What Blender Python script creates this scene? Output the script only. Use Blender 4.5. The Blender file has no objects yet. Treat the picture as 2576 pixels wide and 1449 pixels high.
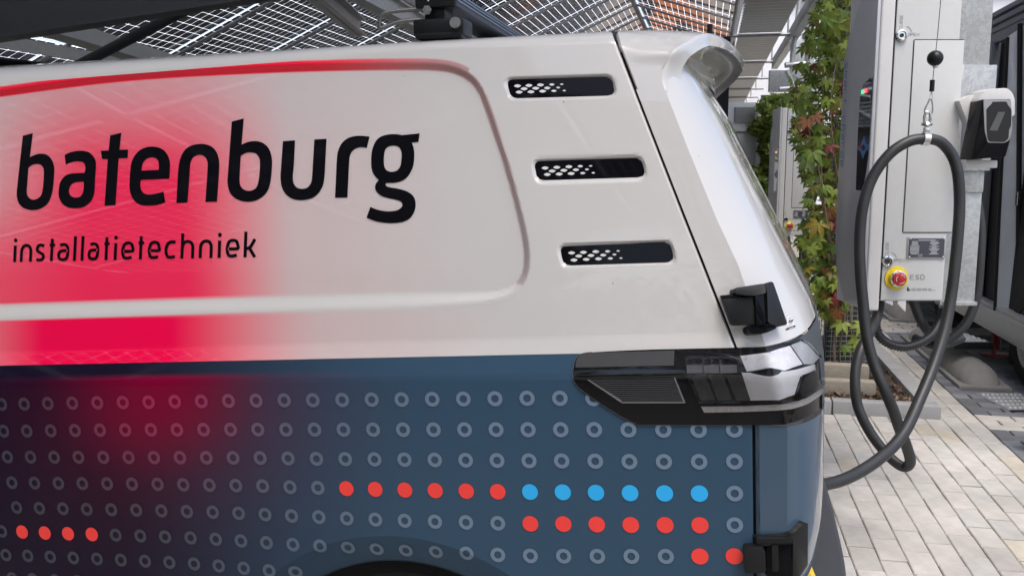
import bpy, bmesh, math, random
import numpy as np
from mathutils import Vector, Matrix
from mathutils.geometry import delaunay_2d_cdt
random.seed(7); RNG = np.random.default_rng(7)
scene = bpy.context.scene
R = math.radians
# ------------------------------------------------------------------ camera, sky, sun, exposure
H = 1.5; PITCH = R(-7.73); FPX = 2219.5; CX, CY = 1288.0, 724.5      # photo grid used for survey: 2576 x 1449
cam_d = bpy.data.cameras.new('camera'); cam = bpy.data.objects.new('camera', cam_d)
scene.collection.objects.link(cam); scene.camera = cam
cam.location = (0, 0, H); cam.rotation_euler = (R(90) + PITCH, 0, 0)
cam_d.sensor_width = 36; cam_d.lens = 36 * FPX / 2576; cam_d.clip_start = .05; cam_d.clip_end = 600
SUN_EL, SUN_AZ = R(66), R(165)            # azimuth measured clockwise from +Y
world = bpy.data.worlds.new('World'); scene.world = world; world.use_nodes = True
wn = world.node_tree; wn.nodes.clear()
sky = wn.nodes.new('ShaderNodeTexSky'); sky.sky_type = 'NISHITA'; sky.sun_disc = False
sky.sun_elevation = SUN_EL; sky.sun_rotation = SUN_AZ; sky.dust_density = 4.0; sky.air_density = 1.0; sky.ozone_density = 1.0
bg = wn.nodes.new('ShaderNodeBackground'); bg.inputs[1].default_value = .15
wo = wn.nodes.new('ShaderNodeOutputWorld')
wn.links.new(sky.outputs[0], bg.inputs[0]); wn.links.new(bg.outputs[0], wo.inputs[0])
sun_d = bpy.data.lights.new('sun', 'SUN'); sun = bpy.data.objects.new('sun', sun_d); scene.collection.objects.link(sun)
sun_d.energy = .85; sun_d.angle = R(28); sun_d.color = (1, .975, .94)
sun.rotation_euler = (R(90) - SUN_EL, 0, -SUN_AZ + math.pi)
sdir = Vector((math.sin(SUN_AZ) * math.cos(SUN_EL), math.cos(SUN_AZ) * math.cos(SUN_EL), math.sin(SUN_EL)))
sun.rotation_euler = sdir.to_track_quat('Z', 'Y').to_euler()
scene.view_settings.view_transform = 'Standard'; scene.view_settings.look = 'None'
scene.view_settings.exposure = .97; scene.view_settings.gamma = 1; scene.view_settings.use_curve_mapping = False
scene.cycles.max_bounces = 10; scene.cycles.transparent_max_bounces = 24; scene.cycles.use_denoising = True
# ------------------------------------------------------------------ survey helpers
cp, sp = math.cos(PITCH), math.sin(PITCH)
def ray(px, py):
    x, u = (px - CX) / FPX, -(py - CY) / FPX
    return np.array([x, cp - u * sp, sp + u * cp])
def at(px, py, Y):
    d = ray(px, py); return np.array([0, 0, H]) + d * (Y / d[1])
def ground(px, py, z=0.0):
    d = ray(px, py); return np.array([0, 0, H]) + d * ((z - H) / d[2])
YAW = R(12.48)
DL = np.array([math.sin(YAW), math.cos(YAW), 0]); DC = np.array([math.cos(YAW), -math.sin(YAW), 0]); DZ = np.array([0, 0, 1.0])
def UV(u, v, z=0.0): return DC * u + DL * v + DZ * z
# ------------------------------------------------------------------ materials
MATS = {}
def nd(nt, t, **kw):
    n = nt.nodes.new(t)
    for k, v in kw.items(): setattr(n, k, v)
    return n
def mat(name, col, rough=.5, metal=0., coat=0., spec=.5, noise=.0, nscale=8., bump=0., bscale=60., attr=None, rand=0., coat_rough=.03, dirt=0., var=None, stretch=None, emit=0.):
    if name in MATS: return MATS[name]
    m = bpy.data.materials.new(name); m.use_nodes = True; nt = m.node_tree
    b = nt.nodes['Principled BSDF']
    b.inputs['Roughness'].default_value = rough; b.inputs['Metallic'].default_value = metal
    b.inputs['Coat Weight'].default_value = coat; b.inputs['Coat Roughness'].default_value = coat_rough
    b.inputs['Specular IOR Level'].default_value = spec
    tc = nd(nt, 'ShaderNodeTexCoord'); co = tc.outputs['Object']
    if stretch:
        mp = nd(nt, 'ShaderNodeMapping'); mp.inputs['Scale'].default_value = stretch
        nt.links.new(co, mp.inputs[0]); co = mp.outputs[0]
    if attr:
        a = nd(nt, 'ShaderNodeAttribute', attribute_name=attr); csock = a.outputs['Color']
    else:
        rgb = nd(nt, 'ShaderNodeRGB'); rgb.outputs[0].default_value = (*col, 1); csock = rgb.outputs[0]
    if noise > 0:
        n = nd(nt, 'ShaderNodeTexNoise'); n.inputs['Scale'].default_value = nscale; n.inputs['Detail'].default_value = 6; n.inputs['Roughness'].default_value = .65
        nt.links.new(co, n.inputs['Vector'])
        mr = nd(nt, 'ShaderNodeMapRange'); mr.inputs[1].default_value = .25; mr.inputs[2].default_value = .75; mr.inputs[3].default_value = 1 - noise; mr.inputs[4].default_value = 1 + noise
        nt.links.new(n.outputs[0], mr.inputs[0])
        mx = nd(nt, 'ShaderNodeVectorMath', operation='SCALE'); nt.links.new(csock, mx.inputs[0]); nt.links.new(mr.outputs[0], mx.inputs['Scale']); csock = mx.outputs[0]
        rr = nd(nt, 'ShaderNodeMapRange'); rr.inputs[3].default_value = max(.02, rough - .12 * noise / .2 * min(1, rough * 3)); rr.inputs[4].default_value = min(1, rough + .1)
        nt.links.new(n.outputs[0], rr.inputs[0])
        if rough > .15: nt.links.new(rr.outputs[0], b.inputs['Roughness'])
    if dirt > 0:
        ge = nd(nt, 'ShaderNodeNewGeometry'); n3 = nd(nt, 'ShaderNodeTexNoise'); n3.inputs['Scale'].default_value = 1.7; n3.inputs['Detail'].default_value = 7; n3.inputs['Roughness'].default_value = .6
        nt.links.new(ge.outputs['Position'], n3.inputs['Vector']); mr = nd(nt, 'ShaderNodeMapRange'); mr.inputs[1].default_value = .35; mr.inputs[2].default_value = .62; mr.inputs[3].default_value = 1 - dirt; mr.inputs[4].default_value = 1 + dirt * .25
        nt.links.new(n3.outputs[0], mr.inputs[0]); mx = nd(nt, 'ShaderNodeVectorMath', operation='SCALE'); nt.links.new(csock, mx.inputs[0]); nt.links.new(mr.outputs[0], mx.inputs['Scale']); csock = mx.outputs[0]
    if rand > 0:
        oi = nd(nt, 'ShaderNodeObjectInfo'); mr = nd(nt, 'ShaderNodeMapRange'); mr.inputs[3].default_value = 1 - rand; mr.inputs[4].default_value = 1 + rand
        nt.links.new(oi.outputs['Random'], mr.inputs[0])
        mx = nd(nt, 'ShaderNodeVectorMath', operation='SCALE'); nt.links.new(csock, mx.inputs[0]); nt.links.new(mr.outputs[0], mx.inputs['Scale']); csock = mx.outputs[0]
    nt.links.new(csock, b.inputs['Base Color'])
    if bump > 0:
        n2 = nd(nt, 'ShaderNodeTexNoise'); n2.inputs['Scale'].default_value = bscale; n2.inputs['Detail'].default_value = 4
        nt.links.new(co, n2.inputs['Vector'])
        bp = nd(nt, 'ShaderNodeBump'); bp.inputs['Strength'].default_value = bump; bp.inputs['Distance'].default_value = .004
        nt.links.new(n2.outputs[0], bp.inputs['Height']); nt.links.new(bp.outputs[0], b.inputs['Normal'])
    if emit > 0:
        nt.links.new(csock, b.inputs['Emission Color']); b.inputs['Emission Strength'].default_value = emit
    MATS[name] = m; return m
def clear_mat(name, tint=(1, 1, 1), rough=.01, ior=1.5, extra=0.0):
    if name in MATS: return MATS[name]
    m = bpy.data.materials.new(name); m.use_nodes = True; nt = m.node_tree; nt.nodes.clear()
    out = nd(nt, 'ShaderNodeOutputMaterial'); tr = nd(nt, 'ShaderNodeBsdfTransparent'); gl = nd(nt, 'ShaderNodeBsdfGlossy')
    tr.inputs[0].default_value = (*tint, 1); gl.inputs['Roughness'].default_value = rough
    fr = nd(nt, 'ShaderNodeFresnel'); fr.inputs[0].default_value = ior
    mx = nd(nt, 'ShaderNodeMixShader')
    if extra:
        ad = nd(nt, 'ShaderNodeMath', operation='ADD'); ad.inputs[1].default_value = extra; nt.links.new(fr.outputs[0], ad.inputs[0]); nt.links.new(ad.outputs[0], mx.inputs[0])
    else: nt.links.new(fr.outputs[0], mx.inputs[0])
    nt.links.new(tr.outputs[0], mx.inputs[1]); nt.links.new(gl.outputs[0], mx.inputs[2]); nt.links.new(mx.outputs[0], out.inputs[0])
    MATS[name] = m; return m
# ------------------------------------------------------------------ mesh helpers
def link(o, parent=None):
    scene.collection.objects.link(o)
    if parent is not None: o.parent = parent
    return o
def mesh_obj(name, V, Fc, m, parent=None, smooth=False, sharp=None, cols=None):
    me = bpy.data.meshes.new(name)
    me.from_pydata([tuple(map(float, v)) for v in V], [], [tuple(int(i) for i in f) for f in Fc])
    if smooth:
        me.polygons.foreach_set('use_smooth', [True] * len(me.polygons))
        if sharp: me.set_sharp_from_angle(angle=R(sharp))
    if cols is not None:
        a = me.color_attributes.new('Col', 'FLOAT_COLOR', 'POINT')
        c4 = np.ones((len(V), 4), np.float32); c4[:, :3] = cols; a.data.foreach_set('color', c4.ravel())
    for mm in (m if isinstance(m, (list, tuple)) else [m]): me.materials.append(mm)
    me.update()
    return link(bpy.data.objects.new(name, me), parent)
def bm_obj(name, bm, m, parent=None, smooth=False, sharp=None):
    me = bpy.data.meshes.new(name); bm.normal_update(); bm.to_mesh(me); bm.free()
    if smooth:
        me.polygons.foreach_set('use_smooth', [True] * len(me.polygons))
        if sharp: me.set_sharp_from_angle(angle=R(sharp))
    for mm in (m if isinstance(m, (list, tuple)) else [m]): me.materials.append(mm)
    return link(bpy.data.objects.new(name, me), parent)
def tag(o, label, cat=None, group=None, kind=None):
    if label: o['label'] = label
    if cat: o['category'] = cat
    if group: o['group'] = group
    if kind: o['kind'] = kind
    return o
def empty(name, loc=(0, 0, 0), rz=0.):
    o = bpy.data.objects.new(name, None); o.location = tuple(map(float, loc)); o.rotation_euler = (0, 0, rz); o.empty_display_size = .1
    scene.collection.objects.link(o); return o
def basis(o, ex, ey, ez):
    return Matrix(((ex[0], ey[0], ez[0], o[0]), (ex[1], ey[1], ez[1], o[1]), (ex[2], ey[2], ez[2], o[2]), (0, 0, 0, 1)))
def add_box(bm, c, s, M=None, bev=0., seg=2):
    mm = Matrix.Translation(Vector(c)) @ Matrix.Diagonal((s[0], s[1], s[2], 1))
    if M is not None: mm = M @ mm
    r = bmesh.ops.create_cube(bm, size=1.0, matrix=mm)
    if bev:
        es = list({e for v in r['verts'] for e in v.link_edges})
        bmesh.ops.bevel(bm, geom=es, offset=bev, segments=seg, affect='EDGES', profile=.6)
def box_obj(name, c, s, m, parent=None, M=None, bev=0., seg=2):
    bm = bmesh.new(); add_box(bm, c, s, M, bev, seg); return bm_obj(name, bm, m, parent, bev > 0, 40)
def catmull(P, n=8, closed=False):
    P = [np.array(p, float) for p in P]; out = []; N = len(P)
    for i in range(N if closed else N - 1):
        if closed: a, b, c, d = P[i - 1], P[i], P[(i + 1) % N], P[(i + 2) % N]
        else: a, b, c, d = P[max(i - 1, 0)], P[i], P[i + 1], P[min(i + 2, N - 1)]
        for k in range(n):
            t = k / n; out.append(.5 * ((2 * b) + (c - a) * t + (2 * a - 5 * b + 4 * c - d) * t * t + (3 * b - a - 3 * c + d) * t ** 3))
    if not closed: out.append(P[-1])
    return out
def tube_data(P, rad, seg=10, caps=True):
    P = [np.array(p, float) for p in P]; n = len(P); V = []; Fc = []
    rad = [rad] * n if np.isscalar(rad) else rad
    up = None
    for i in range(n):
        t = P[min(i + 1, n - 1)] - P[max(i - 1, 0)]; t /= np.linalg.norm(t) + 1e-12
        if up is None:
            up = np.array([0, 0, 1.]) if abs(t[2]) < .9 else np.array([1., 0, 0])
        a = up - t * (up @ t); a /= np.linalg.norm(a); up = a; b = np.cross(t, a)
        for k in range(seg):
            w = 2 * math.pi * k / seg; V.append(P[i] + rad[i] * (math.cos(w) * a + math.sin(w) * b))
    for i in range(n - 1):
        for k in range(seg):
            k2 = (k + 1) % seg; Fc.append((i * seg + k, i * seg + k2, (i + 1) * seg + k2, (i + 1) * seg + k))
    if caps: Fc.append(tuple(range(seg))[::-1]); Fc.append(tuple((n - 1) * seg + k for k in range(seg)))
    return V, Fc
def tube(name, P, rad, m, parent=None, seg=10): 
    V, Fc = tube_data(P, rad, seg); return mesh_obj(name, V, Fc, m, parent, True, 60)
def lathe_data(prof, n=24, M=None):
    V = []; Fc = []
    for r, z in prof:
        for k in range(n):
            w = 2 * math.pi * k / n; p = Vector((r * math.cos(w), r * math.sin(w), z)); V.append(M @ p if M else p)
    for i in range(len(prof) - 1):
        for k in range(n):
            k2 = (k + 1) % n; Fc.append((i * n + k, i * n + k2, (i + 1) * n + k2, (i + 1) * n + k))
    Fc.append(tuple(range(n))[::-1]); Fc.append(tuple((len(prof) - 1) * n + k for k in range(n)))
    return V, Fc
def lathe(name, prof, m, parent=None, n=24, M=None, sharp=35):
    V, Fc = lathe_data(prof, n, M); return mesh_obj(name, V, Fc, m, parent, True, sharp)
def prism(name, poly, t, M, m, parent=None, bev=0.):
    """poly in local xy, extruded along local +z by t, placed with M"""
    bm = bmesh.new(); vs = [bm.verts.new((p[0], p[1], 0)) for p in poly]; f = bm.faces.new(vs)
    r = bmesh.ops.extrude_face_region(bm, geom=[f]); bmesh.ops.translate(bm, verts=[g for g in r['geom'] if isinstance(g, bmesh.types.BMVert)], vec=(0, 0, t))
    bmesh.ops.recalc_face_normals(bm, faces=bm.faces)
    if bev: bmesh.ops.bevel(bm, geom=list(bm.edges), offset=bev, segments=2, affect='EDGES', profile=.6)
    bm.transform(M); bmesh.ops.recalc_face_normals(bm, faces=bm.faces)
    return bm_obj(name, bm, m, parent, bev > 0, 40)
def path(pts, n=6):
    """closed outline; (x,y) is a corner, (x,y,1) a smooth point"""
    N = len(pts); start = next((i for i, p in enumerate(pts) if len(p) == 2), None)
    if start is None: return [tuple(q) for q in catmull([p[:2] for p in pts], n, True)]
    pts = pts[start:] + pts[:start] + [pts[start]]
    out = []; run = [pts[0][:2]]
    for p in pts[1:]:
        run.append(p[:2])
        if len(p) == 2:
            out += [tuple(q) for q in (catmull(run, n) if len(run) > 2 else run)][:-1]; run = [p[:2]]
    return out
def S(*flat): return [(flat[i], flat[i + 1], 1) for i in range(0, len(flat), 2)]
def inside(poly, x, y):
    r = False; j = len(poly) - 1
    for i in range(len(poly)):
        xi, yi = poly[i]; xj, yj = poly[j]
        if (yi > y) != (yj > y) and x < (xj - xi) * (y - yi) / (yj - yi) + xi: r = not r
        j = i
    return r
def fill(outline, holes=(), step=14.):
    """triangulate a 2D region with interior points; returns pts, tris, loops of boundary indices"""
    loops = [outline] + list(holes); pts = []; edges = []
    for lp in loops:
        b = len(pts); pts += [Vector(p) for p in lp]; edges += [(b + i, b + (i + 1) % len(lp)) for i in range(len(lp))]
    xs = [p[0] for p in outline]; ys = [p[1] for p in outline]
    if step:
        x = min(xs) + step * .5
        while x < max(xs):
            y = min(ys) + step * .5
            while y < max(ys):
                if inside(outline, x, y) and not any(inside(h, x, y) for h in holes): pts.append(Vector((x, y)))
                y += step
            x += step
    r = delaunay_2d_cdt(pts, edges, [], 0, 1e-5)
    P = [tuple(p) for p in r[0]]; T = []
    for f in r[2]:
        cxx = sum(P[i][0] for i in f) / len(f); cyy = sum(P[i][1] for i in f) / len(f)
        if inside(outline, cxx, cyy) and not any(inside(h, cxx, cyy) for h in holes): T.append(tuple(f))
    cnt = {}
    for f in T:
        for a, b in zip(f, f[1:] + f[:1]): cnt[(a, b)] = cnt.get((a, b), 0) + 1
    bd = [(a, b) for (a, b) in cnt if (b, a) not in cnt]
    return P, T, bd
# ================================================================== VAN (local frame: x to the rear, y into the body, z up)
VT = np.array([0.38903, 1.52961, 0.]); VX = np.array([.97307, -.23052, 0]); VY = np.array([.23052, .97307, 0])
VCAM = np.array([-.02595, -1.57810, 1.5])
van = empty('delivery_van', VT, math.atan2(-.23052, .97307))
tag(van, 'electric delivery van, off-white above and dotted navy below, with batenburg lettering on its side', 'van')
def vray(px, py):
    d = ray(px, py); return np.array([d @ VX, d @ VY, d[2]])
def vplane(px, py, yy):
    d = vray(px, py); t = (yy - VCAM[1]) / d[1]; p = VCAM + t * d; return p[0], p[2]
def vproj(P):
    P = np.atleast_2d(np.array(P, float)) - VCAM
    w = P[:, :1] * VX[None, :] + P[:, 1:2] * VY[None, :]; w[:, 2] = P[:, 2]
    dep = w[:, 1] * cp + w[:, 2] * sp; up = -w[:, 1] * sp + w[:, 2] * cp
    return np.c_[CX + FPX * w[:, 0] / dep, CY - FPX * up / dep]
def z1(x): return np.minimum(1.730 + .042 * (x + .666), 1.733)             # upper end of the flank, where the cant rail starts
def zb(x): return 1.1790 + .0700 * x                                       # belt line, rises to the rear
def side_y(x, z):
    h = z - zb(x); u = np.maximum(h - .03, 0)
    y = np.where(h < -.043, 0, np.where(h < 0, (h + .043) * .28, np.where(h < .03, .012 + h * .30, .021 + u * .12 + u * u * .17)))
    low = np.maximum(.62 - z, 0); return y + low * low * .45
XG_Z = np.array([.2, 1.0473, 1.1836, 1.7458, 1.9]); XG_X = np.array([.0774, .0393, .0044, -.2355, -.301])
def xg(z): return np.interp(z, XG_Z, XG_X)                                 # shut line between side and tailgate
def trace_plane(pts, yy): 
    a = np.array([vplane(px, py, yy) for px, py in pts]); a = a[np.argsort(a[:, 1])]; return a[:, 1], a[:, 0]
XC_Z, XC_X = trace_plane([(1978, 1440), (1979, 1067), (1927, 872)], .02)
XC2_Z, XC2_X = trace_plane([(1856, 659), (1800, 540), (1730, 370), (1690, 270), (1664, 205), (1655, 170)], .10)
XC_Z = np.r_[.2, XC_Z, XC2_Z, 1.8]; XC_X = np.r_[XC_X[0], XC_X, XC2_X, XC2_X[-1] - .03]
def xc(z): return np.interp(z, XC_Z, XC_X)                                 # crease where the side turns to the rear
XR_Z, XR_X = trace_plane([(2030, 1449), (2045, 1415), (2062, 1370), (2075, 1300), (2081, 1200), (2083, 1100), (2084, 1000), (2085, 920), (2077, 845), (2052, 768), (1998, 660), (1950, 560), (1880, 420), (1812, 275), (1760, 190), (1720, 130)], .17)
def xr(z): return np.interp(z, XR_Z, XR_X)
def surf(s, z):
    """s<0: metres ahead of the shut line; 0..1 tailgate side strip; 1..2 corner; 2..3 rear face to the centre line"""
    s = np.asarray(s, float); z = np.asarray(z, float); s, z = np.broadcast_arrays(s, z)
    x0, x1, x2 = xg(z), xc(z), xr(z)
    x1 = np.maximum(x1, x0 + .02); x2 = np.maximum(x2, x1 + .03)
    xa = np.where(s < 0, x0 + s, x0 + np.clip(s, 0, 1) * (x1 - x0))
    ya = side_y(xa, z); y1 = side_y(x1, z)
    t = np.clip(s - 1, 0, 1); w = x2 - x1
    p1x, p1y = x2 - .004, y1 + np.minimum(w * .62, .075); p2y = y1 + .27
    bx = (1 - t) ** 2 * x1 + 2 * t * (1 - t) * p1x + t * t * x2
    by = (1 - t) ** 2 * y1 + 2 * t * (1 - t) * p1y + t * t * p2y
    r = np.clip(s - 2, 0, 1); rx = x2 + .03 * (1 - (1 - r) ** 2); ry = p2y + r * (.97 - p2y)
    x = np.where(s <= 1, xa, np.where(s <= 2, bx, rx)); y = np.where(s <= 1, ya, np.where(s <= 2, by, ry))
    return np.stack([x, y, z], -1)
def snorm(s, z):
    e = 2e-3; a = surf(s + e, z) - surf(s - e, z); b = surf(s, z + e) - surf(s, z - e)
    n = np.cross(a, b); n /= np.linalg.norm(n, axis=-1, keepdims=True) + 1e-12; return np.where(n[..., 1:2] > .3, -n, n)
_SS = np.r_[np.linspace(-.95, 0, 60), np.linspace(.02, 1, 25), np.linspace(1.01, 2.0, 160)]
def inv(px, py):
    """survey pixel -> (s, z) on the near side of the van"""
    px0 = px
    if px < 1400:
        yy = 0.
        for _ in range(14):
            x, z = vplane(px, py, yy); yy = float(side_y(x, z))
        return x - float(xg(z)), z
    d = vray(px, py); z = np.full(len(_SS), 1.3)
    for _ in range(12):
        P = surf(_SS, z); z = VCAM[2] + d[2] / d[1] * (P[:, 1] - VCAM[1])
    P = surf(_SS, z); q = vproj(P)[:, 0]
    i = np.where(q >= px)[0]; i = int(i[0]) if len(i) else int(np.argmax(q))
    i = max(i, 1); t = (px - q[i - 1]) / (q[i] - q[i - 1] + 1e-9); t = min(max(t, 0), 1)
    return _SS[i - 1] + t * (_SS[i] - _SS[i - 1]), z[i - 1] + t * (z[i] - z[i - 1])
def on(px, py, off=0.):
    s, z = inv(px, py); p = surf(s, z); return p + snorm(s, z) * off if off else p
def relief(name, outline, m, e1, e0=None, holes=(), parent=van, step=14., bev=0., smooth=False, cols=None):
    """a plate that follows the van's skin: top at e1 above it, skirt down to e0"""
    P, T, bd = fill(outline, holes, step)
    n = len(P)
    sz = [inv(*p) for p in P]
    s = np.array([a for a, b in sz]); z = np.array([b for a, b in sz])
    B = surf(s, z); N = snorm(s, z); V = list(B + N * e1); Fc = [tuple(f) for f in T]
    # orient towards camera
    f = Fc[0]; nn = np.cross(V[f[1]] - V[f[0]], V[f[2]] - V[f[0]])
    if nn @ N[f[0]] < 0: Fc = [f[::-1] for f in Fc]; bd = [(b, a) for a, b in bd]
    if e0 is not None:
        idx = {}
        for a, b in bd:
            for k in (a, b):
                if k not in idx:
                    idx[k] = len(V); V.append(B[k] + N[k] * e0)
            Fc.append((b, a, idx[a], idx[b]))
        if bev:
            # pull the rim of the top face down and keep an inset ring: simple rounded edge
            pass
    return mesh_obj(name, V, Fc, m, parent, smooth, 30)
def shell(name, poly, m, e0, e1, parent=van, bev=.003, seg=2):
    """solid block standing on the skin (convex-ish outline), with rounded rim"""
    bm = bmesh.new(); E1 = np.broadcast_to(np.asarray(e1, float), (len(poly),)); q = np.array([p[:2] for p in poly], float)
    for it in range(4):                                  # survey points mark the outer face, so slide the footprint until it fits
        sz = [inv(*p) for p in q]; s = np.array([a for a, b in sz]); z = np.array([b for a, b in sz]); B = surf(s, z); N = snorm(s, z); N = np.tile(N.mean(0) / np.linalg.norm(N.mean(0)), (len(N), 1))
        if it < 3: q = q - .8 * (vproj(B + N * E1[:, None]) - np.array([p[:2] for p in poly]))
    lo = [bm.verts.new(B[i] + N[i] * e0) for i in range(len(poly))]; hi = [bm.verts.new(B[i] + N[i] * E1[i]) for i in range(len(poly))]
    k = len(poly)
    for i in range(k): bm.faces.new((lo[i], lo[(i + 1) % k], hi[(i + 1) % k], hi[i]))
    bm.faces.new(hi); bm.faces.new(lo[::-1])
    bmesh.ops.recalc_face_normals(bm, faces=bm.faces)
    if bev:
        es = [e for e in bm.edges if not (e.verts[0] in lo and e.verts[1] in lo)]
        bmesh.ops.bevel(bm, geom=es, offset=bev, segments=seg, affect='EDGES', profile=.5, clamp_overlap=True)
    return bm_obj(name, bm, m, parent, True, 35)
def rpoly(c, rad, n=6):
    """polygon with rounded corners"""
    out = []; k = len(c); rad = [rad] * k if np.isscalar(rad) else rad
    for i in range(k):
        p = np.array(c[i], float); a = np.array(c[i - 1], float) - p; b = np.array(c[(i + 1) % k], float) - p
        la, lb = np.linalg.norm(a), np.linalg.norm(b); r = min(rad[i], la * .49, lb * .49)
        A, B = p + a / la * r, p + b / lb * r
        for j in range(n + 1):
            t = j / n; out.append(tuple((1 - t) ** 2 * A + 2 * t * (1 - t) * p + t * t * B))
    return out
# ---- colours
def lin(r, g, b, k=1.0):
    f = lambda c: ((c / 255 + .055) / 1.055) ** 2.4 if c > 10 else c / 255 / 12.92
    return np.array([f(r), f(g), f(b)]) * k
WHITE = np.array([.575, .568, .552]); NAVY = np.array([.034, .075, .126]); PURP = np.array([.007, .004, .018]); RED = np.array([.92, .026, .10]); MAROON = np.array([.20, .001, .030])
def sst(a, b, x): t = np.clip((x - a) / (b - a), 0, 1); return t * t * (3 - 2 * t)
M_paint = mat('van_white_paint', (.7, .69, .66), rough=.36, spec=.25, coat=.85, attr='Col', coat_rough=.015, bump=.012, bscale=9.)
M_navy = mat('van_navy_wrap', (.03, .06, .11), rough=.42, spec=.06, coat=.40, attr='Col', coat_rough=.05, bump=.015, bscale=7.)
M_white = mat('van_white_plain', tuple(WHITE), rough=.3, coat=1., coat_rough=.012)
M_navyp = mat('van_navy_plain', tuple(NAVY), rough=.35, coat=1., coat_rough=.03)
M_gap = mat('rubber_seal', (.012, .012, .013), rough=.7, noise=.2)
M_gloss = mat('gloss_black', (.004, .004, .006), rough=.04, spec=.14)
M_sat = mat('satin_black', (.010, .011, .012), rough=.36, spec=.32, noise=.15, nscale=30)
M_trim = mat('dark_grey_trim', (.055, .062, .068), rough=.55, noise=.08, nscale=60, bump=.05, bscale=600)
M_print = mat('black_vinyl', (.004, .004, .006), rough=.08, spec=.10)
# ---- stamped panel outline (survey grid) and vents
PANEL = [(-240, 268), (0, 234), (300, 196), (600, 177), (850, 168), (1000, 166), (1085, 167), (1140, 175), (1180, 195), (1207, 228), (1228, 280), (1250, 345), (1280, 440), (1305, 535), (1320, 605), (1324, 655), (1317, 695), (1297, 722), (1262, 738), (1200, 748), (1000, 756), (700, 764), (300, 776), (0, 785), (-240, 794)]
VENT_Q = [[(74, 68), (845, 45), (876, 188), (110, 210)], [(272, 660), (1060, 632), (1096, 780), (302, 805)], [(460, 1275), (1270, 1242), (1304, 1395), (492, 1420)]]
def vc(x, y): return ((1850 + x / 1.9314) / 1.4868, (260 + y / 1.9314) / 1.4868)
VENTS = [rpoly([vc(*p) for p in q], [20, 21, 20, 17], 8) for q in VENT_Q]
def to_xz(pts): 
    out = []
    for p in pts:
        s, z = inv(*p) if p[0] > -500 else (0, 0); q = surf(s, z); out.append((q[0], q[2]))
    return np.array(out)
def sdf(poly, X, Z, closed=True):
    """signed distance, positive inside; also unit vector to the nearest point"""
    d = np.full(X.shape, 9.); ins = np.zeros(X.shape, bool); gx = np.zeros(X.shape); gz = np.zeros(X.shape)
    n = len(poly)
    for i in range(n):
        a, b = poly[i], poly[(i + 1) % n]; ab = b - a
        t = np.clip(((X - a[0]) * ab[0] + (Z - a[1]) * ab[1]) / (ab @ ab + 1e-12), 0, 1)
        dx, dz = a[0] + t * ab[0] - X, a[1] + t * ab[1] - Z; dd = np.hypot(dx, dz); m_ = dd < d
        d = np.where(m_, dd, d); gx = np.where(m_, dx, gx); gz = np.where(m_, dz, gz)
        c = ((a[1] > Z) != (b[1] > Z)) & (X < (b[0] - a[0]) * (Z - a[1]) / (b[1] - a[1] + 1e-15) + a[0]); ins ^= c
    return np.where(ins, d, -d), np.where(ins, gx, -gx), np.where(ins, gz, -gz)
PANEL_XZ = to_xz([tuple(p) for p in catmull(PANEL, 5)]); PANEL_XZ = np.r_[PANEL_XZ, [[-2.6, PANEL_XZ[-1][1]], [-2.6, PANEL_XZ[0][1]]]]
VENT_XZ = [to_xz(v) for v in VENTS]
def print_upper(P, px, py, d, gx, gz):
    """colour of the printed film on the white part"""
    n = len(px)
    up = .30 + .70 * sst(150, 470, py)
    right = 1 - sst(420 + .12 * (py - 400).clip(-200, 400), 800, px); tail = .10 * (1 - sst(600, 1250, px))
    left = 1 - (1 - sst(-170, 250, px)) * (1 - .8 * sst(420, 700, py))
    r_in = np.clip(np.maximum(up * right * left, tail * up), 0, 1)
    band = (1 - sst(400, 830, px)) * .97 + .10 * (1 - sst(700, 1300, px))
    band = band * (1 - .5 * (1 - sst(-120, 130, px)))
    low = (P[:, 2] < 1.33 + .05 * P[:, 0]) & (d < 0)
    r = np.where(d > .0, r_in, np.where(low, band, 0))
    C = WHITE + (RED - WHITE) * (r ** .85)[:, None]
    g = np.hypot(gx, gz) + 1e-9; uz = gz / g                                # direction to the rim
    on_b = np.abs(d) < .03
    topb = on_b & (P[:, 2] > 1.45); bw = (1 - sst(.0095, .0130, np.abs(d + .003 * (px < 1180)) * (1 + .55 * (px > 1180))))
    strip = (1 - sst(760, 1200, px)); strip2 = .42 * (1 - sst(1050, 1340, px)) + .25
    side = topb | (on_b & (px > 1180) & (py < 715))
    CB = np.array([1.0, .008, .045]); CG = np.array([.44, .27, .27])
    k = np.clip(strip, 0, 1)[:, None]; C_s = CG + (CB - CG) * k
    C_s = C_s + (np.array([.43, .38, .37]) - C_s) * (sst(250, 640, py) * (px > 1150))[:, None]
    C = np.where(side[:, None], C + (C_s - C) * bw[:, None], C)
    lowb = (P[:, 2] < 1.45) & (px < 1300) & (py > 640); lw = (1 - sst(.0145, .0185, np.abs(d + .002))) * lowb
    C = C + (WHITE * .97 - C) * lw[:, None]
    return C
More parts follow.
